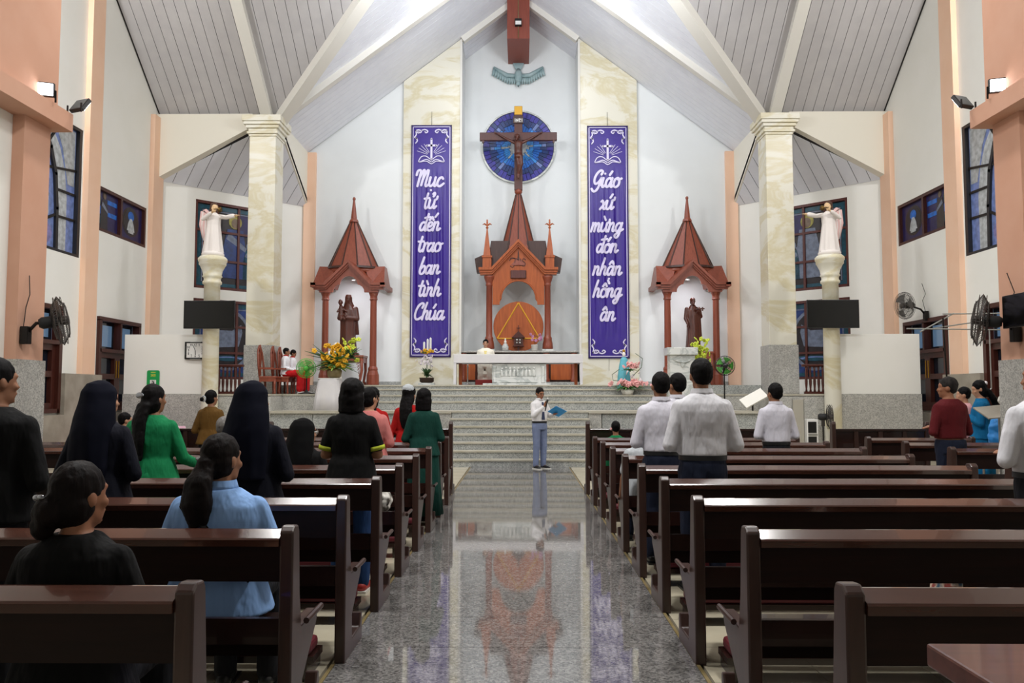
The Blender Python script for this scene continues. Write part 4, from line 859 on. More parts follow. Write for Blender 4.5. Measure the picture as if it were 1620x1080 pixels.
for s in (-1, 1):
    c = thing('round_column', 'slim round cream marble column carrying an angel statue and a screen', 'column', (s * 7.02, 18.55, 0), group='angel columns')
    MB().lathe([(.24, 0), (.24, .1), (.2, .16), (.185, .3), (.175, 3.98), (.21, 4.0), (.21, 4.05), (.185, 4.08), (.19, 4.14), (.22, 4.17), (.2, 4.2), (.22, 4.3), (.28, 4.42), (.3, 4.44), (.3, 4.5), (.32, 4.52), (.32, 4.58), (.27, 4.63)], 28).build('shaft', 'yellow_marble', c, True)
    t = thing('wall_television', 'black flat screen television mounted on the column %s' % ('over the clock' if s < 0 else 'by the plain panel'), 'television', (s * 6.96, 18.28, 2.96))
    MB().box(-.575, .575, -.03, .02, 0, .63).build('casing', 'black', t, bevel=.006); MB().box(-.56, .56, -.034, -.03, .02, .615).build('screen', 'screen_black', t); MB().box(-.1, .1, .02, .1, .2, .5).build('bracket', 'dark_iron', t)
ck = thing('wall_clock', 'square white wall clock with silver rim on the panel wall', 'clock', (-7.4, 18.67, 2.29))
MB().box(-.25, .25, -.04, .02, 0, .4).build('rim', 'black', ck, bevel=.01); MB().box(-.2, .2, -.046, -.04, .035, .365).build('dial', 'white_plastic', ck)
for r in ((-.25, -.235, .1, .3), (.235, .25, .1, .3), (-.12, .12, 0, .012), (-.12, .12, .388, .4)): MB().box(r[0], r[1], -.048, -.04, r[2], r[3]).build('rim_accent', 'steel', ck)
DIG = {'1': [[(0, .5), (.2, 1), (.2, 0)]], '2': [[(0, .8), (.3, 1), (.5, .7), (0, 0), (.55, 0)]], '3': [[(0, .9), (.4, 1), (.4, .6), (.15, .5), (.5, .3), (.3, 0), (0, .1)]], '4': [[(.4, 0), (.4, 1), (0, .3), (.55, .3)]], '5': [[(.5, 1), (.05, 1), (.05, .6), (.4, .6), (.5, .25), (.3, 0), (0, .1)]], '6': [[(.45, .95), (.1, .6), (.05, .2), (.3, 0), (.5, .25), (.3, .5), (.08, .3)]], '7': [[(0, 1), (.5, 1), (.2, 0)]], '8': [[(.25, .52), (.05, .75), (.25, 1), (.45, .75), (.25, .52), (.02, .25), (.25, 0), (.48, .25), (.25, .52)]], '9': [[(.45, .7), (.2, .5), (.05, .75), (.25, 1), (.45, .75), (.4, .3), (.15, 0)]], '0': [[(.25, 0), (.02, .5), (.25, 1), (.48, .5), (.25, 0)]]}
def digits(par, txt, u, z, h, fn, m='black', w=.2, name='numeral'):
    for i, c in enumerate(txt): strokes(par, name, m, [[(u + (p[0] - .25 + (i - (len(txt) - 1) / 2) * .75) * h * .75, z + (p[1] - .5) * h) for p in q] for q in DIG[c]], h * w, fn, .002, 3)
for k in range(1, 13):
    a = PI / 2 - 2 * PI * k / 12; q = max(abs(math.cos(a)), abs(math.sin(a))); digits(ck, str(k), .155 * math.cos(a) / q, .2 + .125 * math.sin(a) / q, .055, lambda u, v, t: (u, -.0465 - t, v), w=.14)
MB().tube([(0, -.05, .2), (.004, -.05, .1)], .008, 5).build('hour_hand', 'black', ck); MB().tube([(0, -.052, .2), (-.06, -.052, .33)], .006, 5).build('minute_hand', 'black', ck)
# green notice with the numbers
mat('sign_green', '#12994c', .5); mat('sign_yellow', '#d9d24a', .5)
sg = thing('green_sign', 'rounded green notice sheet with yellow heading on the panel wall', 'sign', (-8.37, 18.678, 1.45))
pts = [(.145 * a + (.03 if False else 0), b) for a, b in ()]
rr = [(-.145, 0), (.145, 0)] + [(.105 + .04 * math.cos(a), .55 + .04 * math.sin(a)) for a in (0, .5, 1.05, PI / 2)] + [(-.105 + .04 * math.cos(a), .55 + .04 * math.sin(a)) for a in (PI / 2, 2.1, 2.6, PI)]
MB().prism(rr, 'y', -.006, .0).build('sheet', 'sign_green', sg); fs = lambda u, v, t: (u, -.0062 - t, v)
digits(sg, '2428', 0, .475, .05, fs, 'sign_yellow', .2); strokes(sg, 'small_heading', 'sign_yellow', [[(-.05, .545), (.05, .545)]], .016, fs, .001, 1)
MB().box(-.07, .07, -.009, -.006, .22, .37).build('white_field', 'white_plastic', sg); digits(sg, '26', 0, .32, .06, lambda u, v, t: (u, -.0092 - t, v))
# ================================================================ FLOWERS, TABLES AND FANS OF THE SANCTUARY
ft = thing('draped_table', 'small table draped in white cloth holding the yellow flower basket', 'table', (-4.5, 19.45, 1.113))
MB().ringloft([ring(rx, ry, z, 0, 0, 40, 6, f, 11) for z, rx, ry, f in ((0, .33, .3, .09), (.3, .3, .28, .07), (.68, .25, .24, .02), (.74, .24, .22, 0))]).build('drape', 'altar_cloth', ft, True)
MB().box(-.24, .24, -.22, .22, .74, .76).build('top', 'white_plastic', ft)
fb = thing('flower_basket', 'large arrangement of yellow orchids and palm leaves on the draped table', 'flowers', (-4.4, 19.45, 1.873)); fb.scale = (1.15, 1.15, 1.1)
MB().lathe([(.1, 0), (.14, .04), (.16, .16), (.12, .2)], 14).build('basket', 'gold_edge', fb, True)
leaves(fb, 54, (0, 0, .25), .58, 'leaf', 1.0, .8, .055); leaves(fb, 26, (0, 0, .22), .5, 'leaf_dark', 1.0, 1.2, .05); leaves(fb, 30, (.02, -.05, .2), .46, 'leaf_light', .9, .3, .04)
blossoms(fb, [(random.gauss(.02, .12) + .1 * (.55 - t), -.18 + random.uniform(-.06, .1), .2 + t) for t in [random.uniform(.05, .52) for i in range(64)]], 'petal_yellow', .05)
blossoms(fb, [(.3 + random.gauss(0, .07), .05 + random.uniform(-.05, .05), .65 + random.gauss(0, .1)) for i in range(26)], 'petal_lime', .05)
leaves(fb, 14, (.32, .08, .45), .3, 'leaf_dark', .7, 1.2, .05)
ps = thing('plaster_figures', 'cream plaster saint with child behind the yellow flower basket', 'statue', (-4.55, 20.22, 1.5))
b = MB(); robe_loft(b, [(0, .2, .16, 0, 0, 1), (.4, .18, .14, 0, 0, 1), (.8, .17, .13, 0, 0, .6), (1.0, .15, .11, 0, 0, .2), (1.1, .06, .06, 0, 0, 0)]); head_prims(b, (0, -.02, 1.2), .8, Matrix.Rotation(PI, 4, 'Z')); b.ell((-.16, -.04, .82), (.1, .09, .18)).cap((.16, 0, .95), .06, (.2, -.1, .7), .05).cap((-.14, 0, .95), .06, (-.06, -.14, .75), .045)
head_prims(b, (-.18, -.04, 1.02), .6, Matrix.Rotation(PI, 4, 'Z')); b.blob('figures', 'white_plaster', ps, .014, 2)
ps.scale = (.82, .82, .98)
# potted flower stand against the marble pilaster
pf = thing('potted_flowers', 'green pot plant topped with yellow flowers and three white candles', 'potted plant', (-2.64, 23.2, 1.73))
MB().box(-.22, .22, -.2, .2, 0, .08).build('plinth', 'white_marble', pf); MB().lathe([(.14, .08), (.2, .12), (.2, .2), (.22, .22), (.2, .23)], 16).build('pot', 'soil', pf, True)
leaves(pf, 40, (0, 0, .28), .26, 'leaf_dark', .8, 1.3, .04); MB().tube([(0, 0, .2), (.01, 0, .95)], .012, 6).build('stem', 'leaf_dark', pf)
blossoms(pf, [(random.gauss(0, .11), random.uniform(-.1, .05), random.uniform(.55, .85)) for i in range(34)], 'petal_white', .035); blossoms(pf, [(random.gauss(0, .1), random.uniform(-.12, .05), random.uniform(.92, 1.02)) for i in range(28)], 'petal_yellow', .04)
leaves(pf, 20, (0, 0, .92), .22, 'leaf', 1, .5, .03)
for x, zz in ((-.08, 1.22), (.02, 1.3), (.1, 1.34)): MB().lathe([(.03, .98), (.03, zz), (.004, zz + .03)], 10, (x, 0, 0)).build('candle', 'white_plastic', pf)
# pink arrangement with the blue figure
mat('mantle_blue', '#5fb0bf', .6)
bl = thing('small_madonna', 'small statue in a light blue mantle among pink flowers', 'statue', (2.62, 20.75, 1.627))
b = MB(); robe_loft(b, [(0, .17, .15, 0, 0, 1), (.3, .16, .14, 0, 0, 1), (.6, .12, .1, 0, 0, .6), (.74, .09, .08, 0, 0, .2), (.8, .05, .05, 0, 0, 0)]); b.blob('mantle', 'mantle_blue', bl, .013, 2)
b = MB(); head_prims(b, (0, -.01, .87), .55, Matrix.Rotation(PI, 4, 'Z')); b.blob('head', 'white_plaster', bl, .008, 1); MB().lathe([(.03, .92), (.04, .97), (.01, 1.0)], 8).build('crown', 'gold', bl)
pk = thing('pink_flowers', 'low arrangement of pink lilies and green leaves on the altar steps', 'flowers', (2.66, 20.42, 1.477))
MB().lathe([(.12, 0), (.16, .1), (.14, .14)], 12).build('bowl', 'pot_white', pk, True)
leaves(pk, 40, (0, -.02, .16), .5, 'leaf', .95, .2, .035); leaves(pk, 18, (.05, 0, .6), .26, 'leaf', .9, .4, .03)
blossoms(pk, [(random.gauss(0, .2), random.uniform(-.22, .0), .22 + random.uniform(0, .14)) for i in range(48)], 'petal_pink', .05); blossoms(pk, [(.08 + random.gauss(0, .1), random.uniform(-.12, .0), .68 + random.uniform(0, .1)) for i in range(22)], 'petal_pink', .045); blossoms(pk, [(random.gauss(.1, .25), random.uniform(-.1, .05), random.uniform(.35, .6)) for i in range(14)], 'petal_white', .03)
for q, zz in ((-1, .45), (1, .85)): MB().tube([(q * .12, 0, .2 + zz * .3), (q * .35, 0, zz * .8), (q * .38, 0, zz + .05), (q * .2, 0, zz + .18)], .008, 5).build('curled_twig', 'leaf_dark', pk)
# marble lectern with yellow flowers
lc = thing('marble_lectern', 'pale marble lectern with a carved dove on its front', 'lectern', (3.93, 20.1, 1.323))
MB().box(-.3, .3, -.2, .2, 0, 1.12).build('body', 'white_marble', lc, bevel=.008); MB().box(-.38, .36, -.28, .26, 1.12, 1.3).build('top', 'white_marble', lc, bevel=.01)
cd = MB().ell((0, -.21, .9), (.05, .03, .09)); 
for q in (-1, 1): cd.tube([(0, -.21, .93), (q * .12, -.21, .96), (q * .24, -.21, 1.02)], [.04, .035, .01], 6, (1, .4))
cd.build('carved_dove', 'white_marble', lc, True)
lf = thing('lime_flowers', 'bunch of lime yellow flowers standing beside the marble lectern', 'flowers', (4.42, 20.05, 1.5))
MB().tube([(0, 0, 0), (.02, 0, .6), (-.02, 0, 1.0)], .012, 6).build('stem', 'leaf_dark', lf); MB().lathe([(.1, 0), (.12, .2), (.1, .3)], 12).build('pot', 'pot_white', lf, True)
blossoms(lf, [(random.gauss(0, .1) - .06 * (t - .8), random.uniform(-.1, .05), t) for t in [random.uniform(.75, 1.35) for i in range(46)]], 'petal_lime', .05); leaves(lf, 22, (0, 0, .7), .34, 'leaf', .8, .6, .035)
# electric fans
def cage_fan(par, c, R, blade_m, cage_m, axis, depth=.13, n=40):
    """guard of wire hoops and spokes with blades; axis = facing direction"""
    Q = V(axis).to_track_quat('Z', 'Y').to_matrix().to_4x4(); MM = Matrix.Translation(c) @ Q
    cg = MB()
    for r, z in ((R, 0), (R * .97, .04), (R * .97, -.04), (R * .72, depth * .45), (R * .45, depth * .55), (R * .72, -depth * .45), (R * .45, -depth * .5)):
        cg.ringloft([[((r + .005 * math.cos(t)) * math.cos(2 * PI * i / 32), (r + .005 * math.cos(t)) * math.sin(2 * PI * i / 32), z + .005 * math.sin(t)) for i in range(32)] for t in (0, 2.1, 4.2, 6.28)], False)
    for i in range(n):
        a = 2 * PI * i / n
        for q in (-1, 1): cg.tube([(.06 * math.cos(a), .06 * math.sin(a), q * depth * .6), (R * .6 * math.cos(a), R * .6 * math.sin(a), q * depth * .52), (R * math.cos(a), R * math.sin(a), 0)], .0028, 4)
    cg.tf(MM).build('cage', cage_m, par)
    for k in range(3 if R > .25 else 5):
        nb = 3 if R > .25 else 5; a0 = 2 * PI * k / nb; wd = .95 if nb == 3 else .75
        MB().grid(6, 4, lambda a, b: (MM @ V(((.05 + (R * .86 - .05) * b) * math.cos(a0 + (a - .5) * wd * (.5 + .9 * b)), (.05 + (R * .86 - .05) * b) * math.sin(a0 + (a - .5) * wd * (.5 + .9 * b)), (a - .5) * .05)))).build('blade', blade_m, par, True)
    MB().lathe([(.001, depth * .66), (.05, depth * .64), (.06, depth * .55), (.06, .0), (.03, -.01)], 14).tf(MM).build('hub', cage_m, par, True)
    MB().lathe([(.05, -.02), (.075, -.06), (.075, -.2), (.05, -.24)], 14).tf(MM).build('motor', 'black_matte', par, True)
mat('fan_green', '#59b455', .3, alpha=.75); mat('blade_green', '#4fae3a', .4); mat('blade_grey', '#6a6865', .4); mat('cage_iron', '#4c4743', .4, .5, .4)
def pedestal_fan(loc, R, H, bm, cm, label, axis, pole='black'):
    g = thing('pedestal_fan', label, 'fan', loc); MB().lathe([(.2, 0), (.2, .02), (.05, .05), (.03, .1)], 18).build('base', pole, g, True)
    MB().tube([(0, 0, .05), (0, 0, H - .12)], .017, 8).build('pole', pole, g); MB().box(-.03, .03, -.03, .03, H - .2, H - .05).build('neck', cm, g); a = nrm(V(axis)); cage_fan(g, V((0, 0, H)) + a * .14, R, bm, cm, axis, .12, 36)
    return g
pedestal_fan((-5.2, 19.98, 1.5), .235, .62, 'fan_green', 'blade_green', 'pedestal fan with translucent green blades near the altar servers', (.15, -1, 0))
pedestal_fan((4.83, 19.5, 1.113), .23, 1.05, 'blade_green', 'black', 'black pedestal fan with bright green blades near the lectern', (-.1, -1, .0))
pedestal_fan((6.62, 18.1, 0), .27, 1.0, 'blade_grey', 'cage_iron', 'grey pedestal fan turned sideways before the granite platform', (1, -.25, 0))
def wall_fan(loc, wall_dir, c, axis, R, label):
    g = thing('wall_fan', label, 'fan', loc); d = V(wall_dir); c = V(c)
    MB().box(-.05, .05, -.05, .05, -.12, .1).build('wall_bracket', 'dark_iron', g, bevel=.01)
    a = nrm(V(axis)); MB().tube([(0, 0, 0), d * .12 + V((0, 0, .14)), d * .3 + V((0, 0, c.z * .9)), c - a * .2], .022, 8).build('arm', 'dark_iron', g, True)
    cage_fan(g, c, R, 'blade_grey', 'cage_iron', axis, .16, 48)
    MB().tube([(-.02, -.02, .1), (-.04, .05, .35), (.02, .02, .5), (-.03, .08, .75)], .006, 5).build('cable', 'black', g)
wall_fan((-6.14, 10.14, 2.24), (1, .1, 0), (.36, .12, .18), (.9, .55, .2), .31, 'black wire wall fan on the pink pillar by the dark-dressed man')
wall_fan((6.14, 10.2, 2.26), (-1, .1, 0), (-.36, .12, .16), (-.9, .5, .15), .33, 'black wire wall fan on the pink pillar near the black monitor')
wall_fan((9.32, 18.9, 3.3), (-1, -.1, 0), (-.5, -.05, .22), (-1, -.25, -.1), .31, 'brown wire wall fan above the tall window beside the panel wall')
mo = thing('wall_monitor', 'black monitor on a bracket at the pink pillar', 'monitor', (5.98, 9.85, 2.3)); MB().box(-.02, .02, -.34, .3, 0, .4).build('casing', 'black', mo, bevel=.005); MB().box(-.026, -.02, -.32, .28, .02, .38).build('screen', 'screen_black', mo); MB().tube([(.0, .0, .2), (.18, .2, .15)], .02, 6).build('bracket', 'dark_iron', mo)
# floodlights on the cornice ends
for s in (-1, 1):
    g = thing('floodlight', 'glaring white floodlight on the pink cornice %s' % ('over the man in black' if s < 0 else 'over the black monitor'), 'floodlight', (s * 6.06, 10.25, 5.24), group='cornice floodlights')
    MB().box(-.1, .1, -.03, .05, .06, .24).build('housing', 'black', g, bevel=.01); MB().box(-.085, .085, -.036, -.03, .075, .225).build('lens', 'lamp_glow', g); [MB().tube([(q, 0, 0), (q, 0, .15)], .012, 6).build('yoke_arm', 'dark_iron', g) for q in (-.11, .11)]
    g.rotation_euler = (.15, 0, -s * .35)
    g = thing('floodlight', 'dark floodlight tilted up at the cornice end %s' % ('over the man in black' if s < 0 else 'over the black monitor'), 'floodlight', (s * 5.93, 10.68, 5.24), group='cornice floodlights facing the altar')
    MB().box(-.12, .12, -.03, .03, .05, .26).tf(Matrix.Rotation(-.6, 4, 'X')).build('housing', 'black', g, bevel=.01); [MB().tube([(q, 0, 0), (q, 0, .12)], .012, 6).build('yoke_arm', 'dark_iron', g) for q in (-.13, .13)]; MB().box(-.1, .1, .03, .036, .07, .24).tf(Matrix.Rotation(-.6, 4, 'X')).build('lens', 'lamp_glow', g)
    g.rotation_euler = (0, 0, s * .4)
# balustrades, chairs
def balustrade(x, y, n, label, rz=0):
    g = thing('wooden_balustrade', label, 'balustrade', (x, y, 1.5), rz); L = n * .1
    MB().box(-L / 2 - .05, L / 2 + .05, -.05, .05, .66, .72).build('rail', 'cross_wood', g, bevel=.01); MB().box(-L / 2, L / 2, -.04, .04, 0, .06).build('foot_rail', 'cross_wood', g)
    src = None
    for i in range(n):
        if src is None: src = MB().lathe([(.03, .06), (.02, .12), (.034, .25), (.036, .32), (.02, .42), (.03, .52), (.02, .58), (.03, .66)], 8).build('baluster', 'cross_wood', g, True); o = src
        else: o = dup(src, 'baluster', g)
        o.location = (-L / 2 + .05 + .1 * i, 0, 0)
balustrade(-7.25, 20.0, 9, 'dark turned wooden balustrade behind the clock column'); balustrade(7.28, 20.0, 8, 'dark turned wooden balustrade behind the screen column')
def high_chair(x, y, rz):
    g = thing('carved_chair', 'carved reddish wooden chair with tall pointed back near the altar servers', 'chair', (x, y, 1.5), rz, 'carved chairs in a row'); m = 'gazebo_wood'
    MB().box(-.22, .22, -.2, .22, .38, .43).build('seat', m, g, bevel=.01); MB().box(-.21, .21, -.19, .2, .3, .38).build('apron', m, g)
    for a in (-1, 1):
        for b_ in (-.17, .18): MB().tube([(a * .18, b_, .36), (a * .2, b_, .2), (a * .16, b_, .06), (a * .2, b_, 0)], [.03, .026, .022, .03], 8).build('leg', m, g, True)
        MB().tube([(a * .19, -.19, .4), (a * .2, -.22, .7), (a * .17, -.25, 1.0), (a * .1, -.26, 1.1), (0, -.27, 1.18)], [.025, .025, .022, .02, .02], 8).build('back_post', m, g, True)
        MB().box(a * .21 - .02, a * .21 + .02, -.2, .15, .6, .64).build('arm_rest', m, g)
    bs = MB().prism([(-.07, .45), (.07, .45), (.05, .7), (.09, .85), (.04, 1.0), (.09, 1.08), (0, 1.2), (-.09, 1.08), (-.04, 1.0), (-.09, .85), (-.05, .7)], 'y', -.26, -.23); bs.build('back_splat', m, g)
    return g
for x_, y_, l_ in ((-6.1, 19.97, 'empty carved reddish chair with tall pointed back beside the column base'), (-5.92, 20.43, 'carved reddish chair with tall back under the server with tied hair'), (-5.88, 20.89, 'carved reddish chair with tall back under the younger server')):
    high_chair(x_, y_, -PI / 2)['label'] = l_
# things along the right platform
mat('acrylic', '#b9b3a4', .15, .5, alpha=.55); mat('paper', '#e9e6dd', .7)
gp = thing('acrylic_stand', 'tall clear acrylic stand before the granite platform', 'stand', (6.05, 18.0, 0)); MB().box(-.12, .12, -.01, .01, 0, 1.38).build('panel', 'acrylic', gp)
for x in (-.125, .125): MB().box(x - .008, x + .008, -.014, .014, 0, 1.39).build('edge', 'steel', gp)
MB().box(-.13, .13, -.1, .1, 0, .02).build('foot', 'steel', gp)
rk = thing('equipment_rack', 'small black and silver equipment rack beside the grey fan', 'rack', (6.34, 18.1, 0)); MB().box(-.12, .12, -.15, .15, 0, .95).build('case', 'white_plastic', rk, bevel=.01); MB().box(-.1, .08, -.16, -.15, .66, .9).build('device', 'black', rk); MB().box(-.1, .08, -.16, -.15, .3, .58).build('device', 'black', rk); MB().box(-.1, .1, -.162, -.15, .6, .64).build('strip', 'steel', rk)
bk = thing('open_book', 'large open white book tilted on a stand at the platform edge', 'book', (5.36, 18.95, 1.113)); MB().tube([(0, .1, 0), (0, .1, .24)], .02, 6).build('stand_rod', 'black', bk)
MB().box(-.28, .28, -.16, .16, 0, .03).tf(Matrix.Rotation(-.5, 4, 'Y') @ Matrix.Rotation(.7, 4, 'X')).tf(TR(0, 0, .28)).build('pages', 'paper', bk)
rs = thing('rod_stand', 'thin metal stand with long crossing rods near the tall window', 'stand', (7.0, 13.4, 0)); rs.scale = (1.06, 1.06, 1.06)
MB().tube([(.0, 0, 0), (-.06, 0, 1.2), (-.1, 0, 2.58)], [.02, .016, .012], 6).build('pole', 'dark_iron', rs)
MB().lathe([(.25, 0), (.03, .03)], 12).build('foot', 'dark_iron', rs)
for p in ([(-.75, -.2, 2.4), (1.2, .1, 2.4)], [(-.1, 0, 2.64), (1.05, .1, 2.66)], [(-.5, -.1, 2.36), (.12, .1, 2.66)], [(-.25, 0, 2.42), (1.1, .0, 2.62)], [(.95, 0, 2.5), (.97, 0, 1.4)], [(.6, 0, 2.4), (.6, 0, 1.5), (.4, 0, 1.3)], [(.5, .05, 1.38), (1.1, .0, 1.3)]): MB().tube(p, .011, 6).build('rod', 'steel' if p[0][2] > 2 else 'cage_iron', rs)
ms = thing('sheet_stand', 'grey metal music stand with a bag beside the blue-dressed woman', 'stand', (6.4, 11.05, 0)); MB().tube([(0, 0, 0), (0, 0, 1.2)], .025, 8).build('pole', 'steel', ms); MB().lathe([(.22, 0), (.03, .03)], 12).build('foot', 'steel', ms); MB().box(-.25, .25, -.2, .2, 0, .015).tf(Matrix.Rotation(.35, 4, 'X') @ Matrix.Rotation(-.1, 4, 'Y')).tf(TR(0, 0, 1.26)).build('desk', 'dado_plain', ms)
bg = MB(); bg.ell((0, 0, .08), (.11, .08, .08)).ell((.06, .02, .12), (.07, .06, .05)); o = bg.blob('cloth_bag', 'paper', None, .014, 2, .03, .05); o.location = (6.5, 11.05, 1.34); tag(o, 'crumpled cream cloth bag lying on the music stand', 'bag')
mat('bright_blue', '#2a8fe0', .5)
o = MB().ell((0, 0, .3), (.17, .14, .3)).blob('blue_bag', 'bright_blue', None, .016, 2, .05, .1); o.location = (6.62, 11.42, .62); tag(o, 'bright blue plastic bag on a chair behind the music stand', 'bag')
wc = thing('plastic_chair', 'low grey chair behind the music stand under the blue bag', 'chair', (6.62, 11.42, 0)); MB().box(-.2, .2, -.2, .2, .58, .62).build('seat', 'dado_plain', wc)
for a in (-1, 1):
    for b_ in (-1, 1): MB().tube([(a * .17, b_ * .17, 0), (a * .16, b_ * .16, .58)], .016, 6).build('leg', 'dado_plain', wc)
# pink tables by the panel
noisy('pink_cloth', '#dba9bd', '#e2b7c8', 3, .8, .2)
pt = thing('pink_table', 'table under a pink cloth in front of the clock panel', 'table', (-8.15, 17.7, 0)); MB().ringloft([ring(rx, ry, z, 0, 0, 60, 10, f, 14) for z, rx, ry, f in ((.1, .95, .4, .025), (.5, .92, .38, .015), (.78, .85, .34, 0), (.8, .84, .33, 0))]).build('cloth', 'pink_cloth', pt, True); MB().box(-.8, .8, -.3, .3, 0, .78).build('frame', 'dado_plain', pt)
wt = thing('white_box', 'white foam box on the floor beside the pink table', 'box', (-6.45, 17.9, 0)); MB().box(-.38, .38, -.25, .25, 0, .78).build('body', 'white_plastic', wt, bevel=.02); MB().box(-.4, .4, -.27, .27, .78, .9).build('lid', 'white_plastic', wt, bevel=.03)
# ================================================================ PEWS
ROWS = [2.50 + 1.082 * k for k in range(9)]
END = [(0, 0), (.50, 0), (.50, .16), (.46, .17), (.43, .09), (.2, .09), (.19, .22), (.43, .41), (.46, .47), (.16, .47), (.125, .62), (.10, .90), (.085, .925), (.03, .93), (.0, .905)]
def make_pew(L, label, group):
    """local x from 0 (aisle end) to L, backrest along y=0, seat towards +y"""
    g = thing('church_pew', label, 'pew', group=group)
    for x in (0, L - .06):
        MB().prism(END, 'x', x, x + .06).build('end_panel', 'pew_end', g, bevel=.008)
    for x0 in (-.018, L + .018):
        MB().tube([(x0, .17, .485), (x0, .44, .485)], .014, 8).build('arm_rod', 'pew_end', g)
    MB().prism([(-.012, .845), (.09, .845), (.09, .9), (.082, .908), (.07, .908), (-.005, .880), (-.012, .873)], 'x', .06, L - .06).build('top_rail', 'pew_rail', g)
    MB().box(.06, L - .06, .02, .055, .69, .865).build('back_board', 'pew_board', g)
    MB().box(.06, L - .06, .08, .45, .415, .45).build('seat', 'pew_wood', g, bevel=.008)
    MB().box(.06, L - .06, .36, .39, .27, .415).build('seat_apron', 'pew_board', g)
    MB().box(.06, L - .06, .03, .06, .42, .53).build('lower_board', 'pew_wood', g)
    # kneeler fixed behind the backrest, used by the row behind
    kb = MB().box(.1, L - .1, -.30, -.10, .1, .135).build('kneeler_board', 'pew_wood', g)
    MB().box(.12, L - .12, -.29, -.11, .135, .2).build('kneeler_pad', 'kneeler_pad', kb, bevel=.02)
    for x in (.14, L / 2, L - .2): MB().box(x, x + .06, -.28, .02, 0, .1).build('kneeler_foot', 'pew_wood', g)
    return g
PL = 2.78
pews = {}
PLAB = {-1: ['dark wooden pew with the seated black-topped woman', 'dark wooden pew with the seated woman in light blue', 'dark wooden pew where the two navy nuns stand', 'dark wooden pew where the green dress and black polo women stand', 'dark wooden pew with the seated nun wearing glasses', 'dark wooden pew where the pink-dressed woman stands', 'dark wooden pew where the dark green dressed woman stands', 'dark wooden pew where the red-dressed woman stands', 'dark wooden pew next to the front rail, ahead of the red-dressed woman'],
        1: ['dark wooden pew just beyond the narrow reddish table', 'dark wooden pew holding the floral bag and green cloth', 'dark wooden pew where the man in pale grey stands', 'dark wooden pew where the tall man in white stands', 'dark wooden pew where the man with navy trousers stands', 'dark wooden pew with the child in the striped shirt', 'dark wooden pew where the man near the grey fan stands', 'empty dark wooden pew ahead of the man near the grey fan', 'dark wooden pew with the girl wearing a pink hair tie']}
src = make_pew(PL, 'dark stained wooden pew with open back beside the granite aisle', 'pews beside the centre aisle')
first = True
for s in (-1, 1):
    for k, y in enumerate(ROWS):
        o = src if first else copy_tree(src); first = False
        o.location = (s * 1.0 if s > 0 else -.95 - PL, y, 0); pews[s, k] = o
        o['label'] = PLAB[s][k]
srcB = make_pew(1.45, 'short dark stained wooden pew against the side wall', 'short pews along the side walls'); first = True
for s in (-1, 1):
    for k in range(2, 9):
        o = srcB if first else copy_tree(srcB); first = False
        o.location = (s * 4.68 if s > 0 else -4.68 - 1.45, ROWS[k], 0)
        o['label'] = 'short dark wooden pew where the dark red shirted man stands' if (s, k) == (1, 6) else 'short dark wooden pew where the brown-jacketed woman stands' if (s, k) == (-1, 8) else 'short dark wooden pew by the side wall on the %s side' % ('clock panel' if s < 0 else 'rod stand')
        o['group'] = 'short pews on the %s side' % ('clock panel' if s < 0 else 'rod stand')
# front kneelers with tall end posts
for s in (-1, 1):
    for (x0, L, lab) in ((1.0, PL, 'dark front rail with tall posts by the aisle, %s' % ('beside the red dress' if s < 0 else 'beside the girl')), (4.68, 1.45, 'dark wooden front rail of the side pews near the %s' % ('clock panel' if s < 0 else 'rod stand'))):
        g = thing('front_rail', lab, 'pew front', (s * x0 if s > 0 else -x0 - L, 12.4, 0), group='front rails')
        for x in (0, L - .06):
            MB().prism([(0, 0), (.4, 0), (.4, .12), (.16, .14), (.12, .8), (.09, 1.07), (.02, 1.09), (0, 1.05)], 'x', x, x + .06).build('end_post', 'pew_end', g, bevel=.008)
        MB().box(.06, L - .06, .0, .1, .94, .98).build('top_rail', 'pew_wood', g, bevel=.01); MB().box(.06, L - .06, .03, .06, .2, .94).build('panel', 'pew_wood', g)
        for i in range(1, 4): MB().box(L * i / 4 - .03, L * i / 4 + .03, .01, .03, .2, .94).build('panel_stile', 'pew_end', g)
        MB().box(.1, L - .1, -.34, -.14, .1, .135).build('kneeler_board', 'pew_wood', g); MB().box(.12, L - .12, -.33, -.15, .135, .2).build('kneeler_pad', 'kneeler_pad', g, bevel=.02)
        for x in (.14, L - .2): MB().box(x, x + .06, -.32, .02, 0, .1).build('kneeler_foot', 'pew_wood', g)
# table in the corner nearest the camera
wood('table_red', '#4a2119', '#5f3026', .3, 0, 3, .2)
tb_ = thing('side_table', 'narrow reddish wooden table standing behind the last pew', 'table', (1.6, 1.72, 0))
MB().box(-.67, .67, -.15, .15, .9, .95).build('top', 'table_red', tb_, bevel=.006); MB().box(-.62, .62, -.12, .12, .78, .9).build('apron', 'table_red', tb_)
for a in (-1, 1):
    for b_ in (-1, 1): MB().box(a * .6 - .03, a * .6 + .03, b_ * .1 - .03, b_ * .1 + .03, 0, .8).build('leg', 'table_red', tb_)
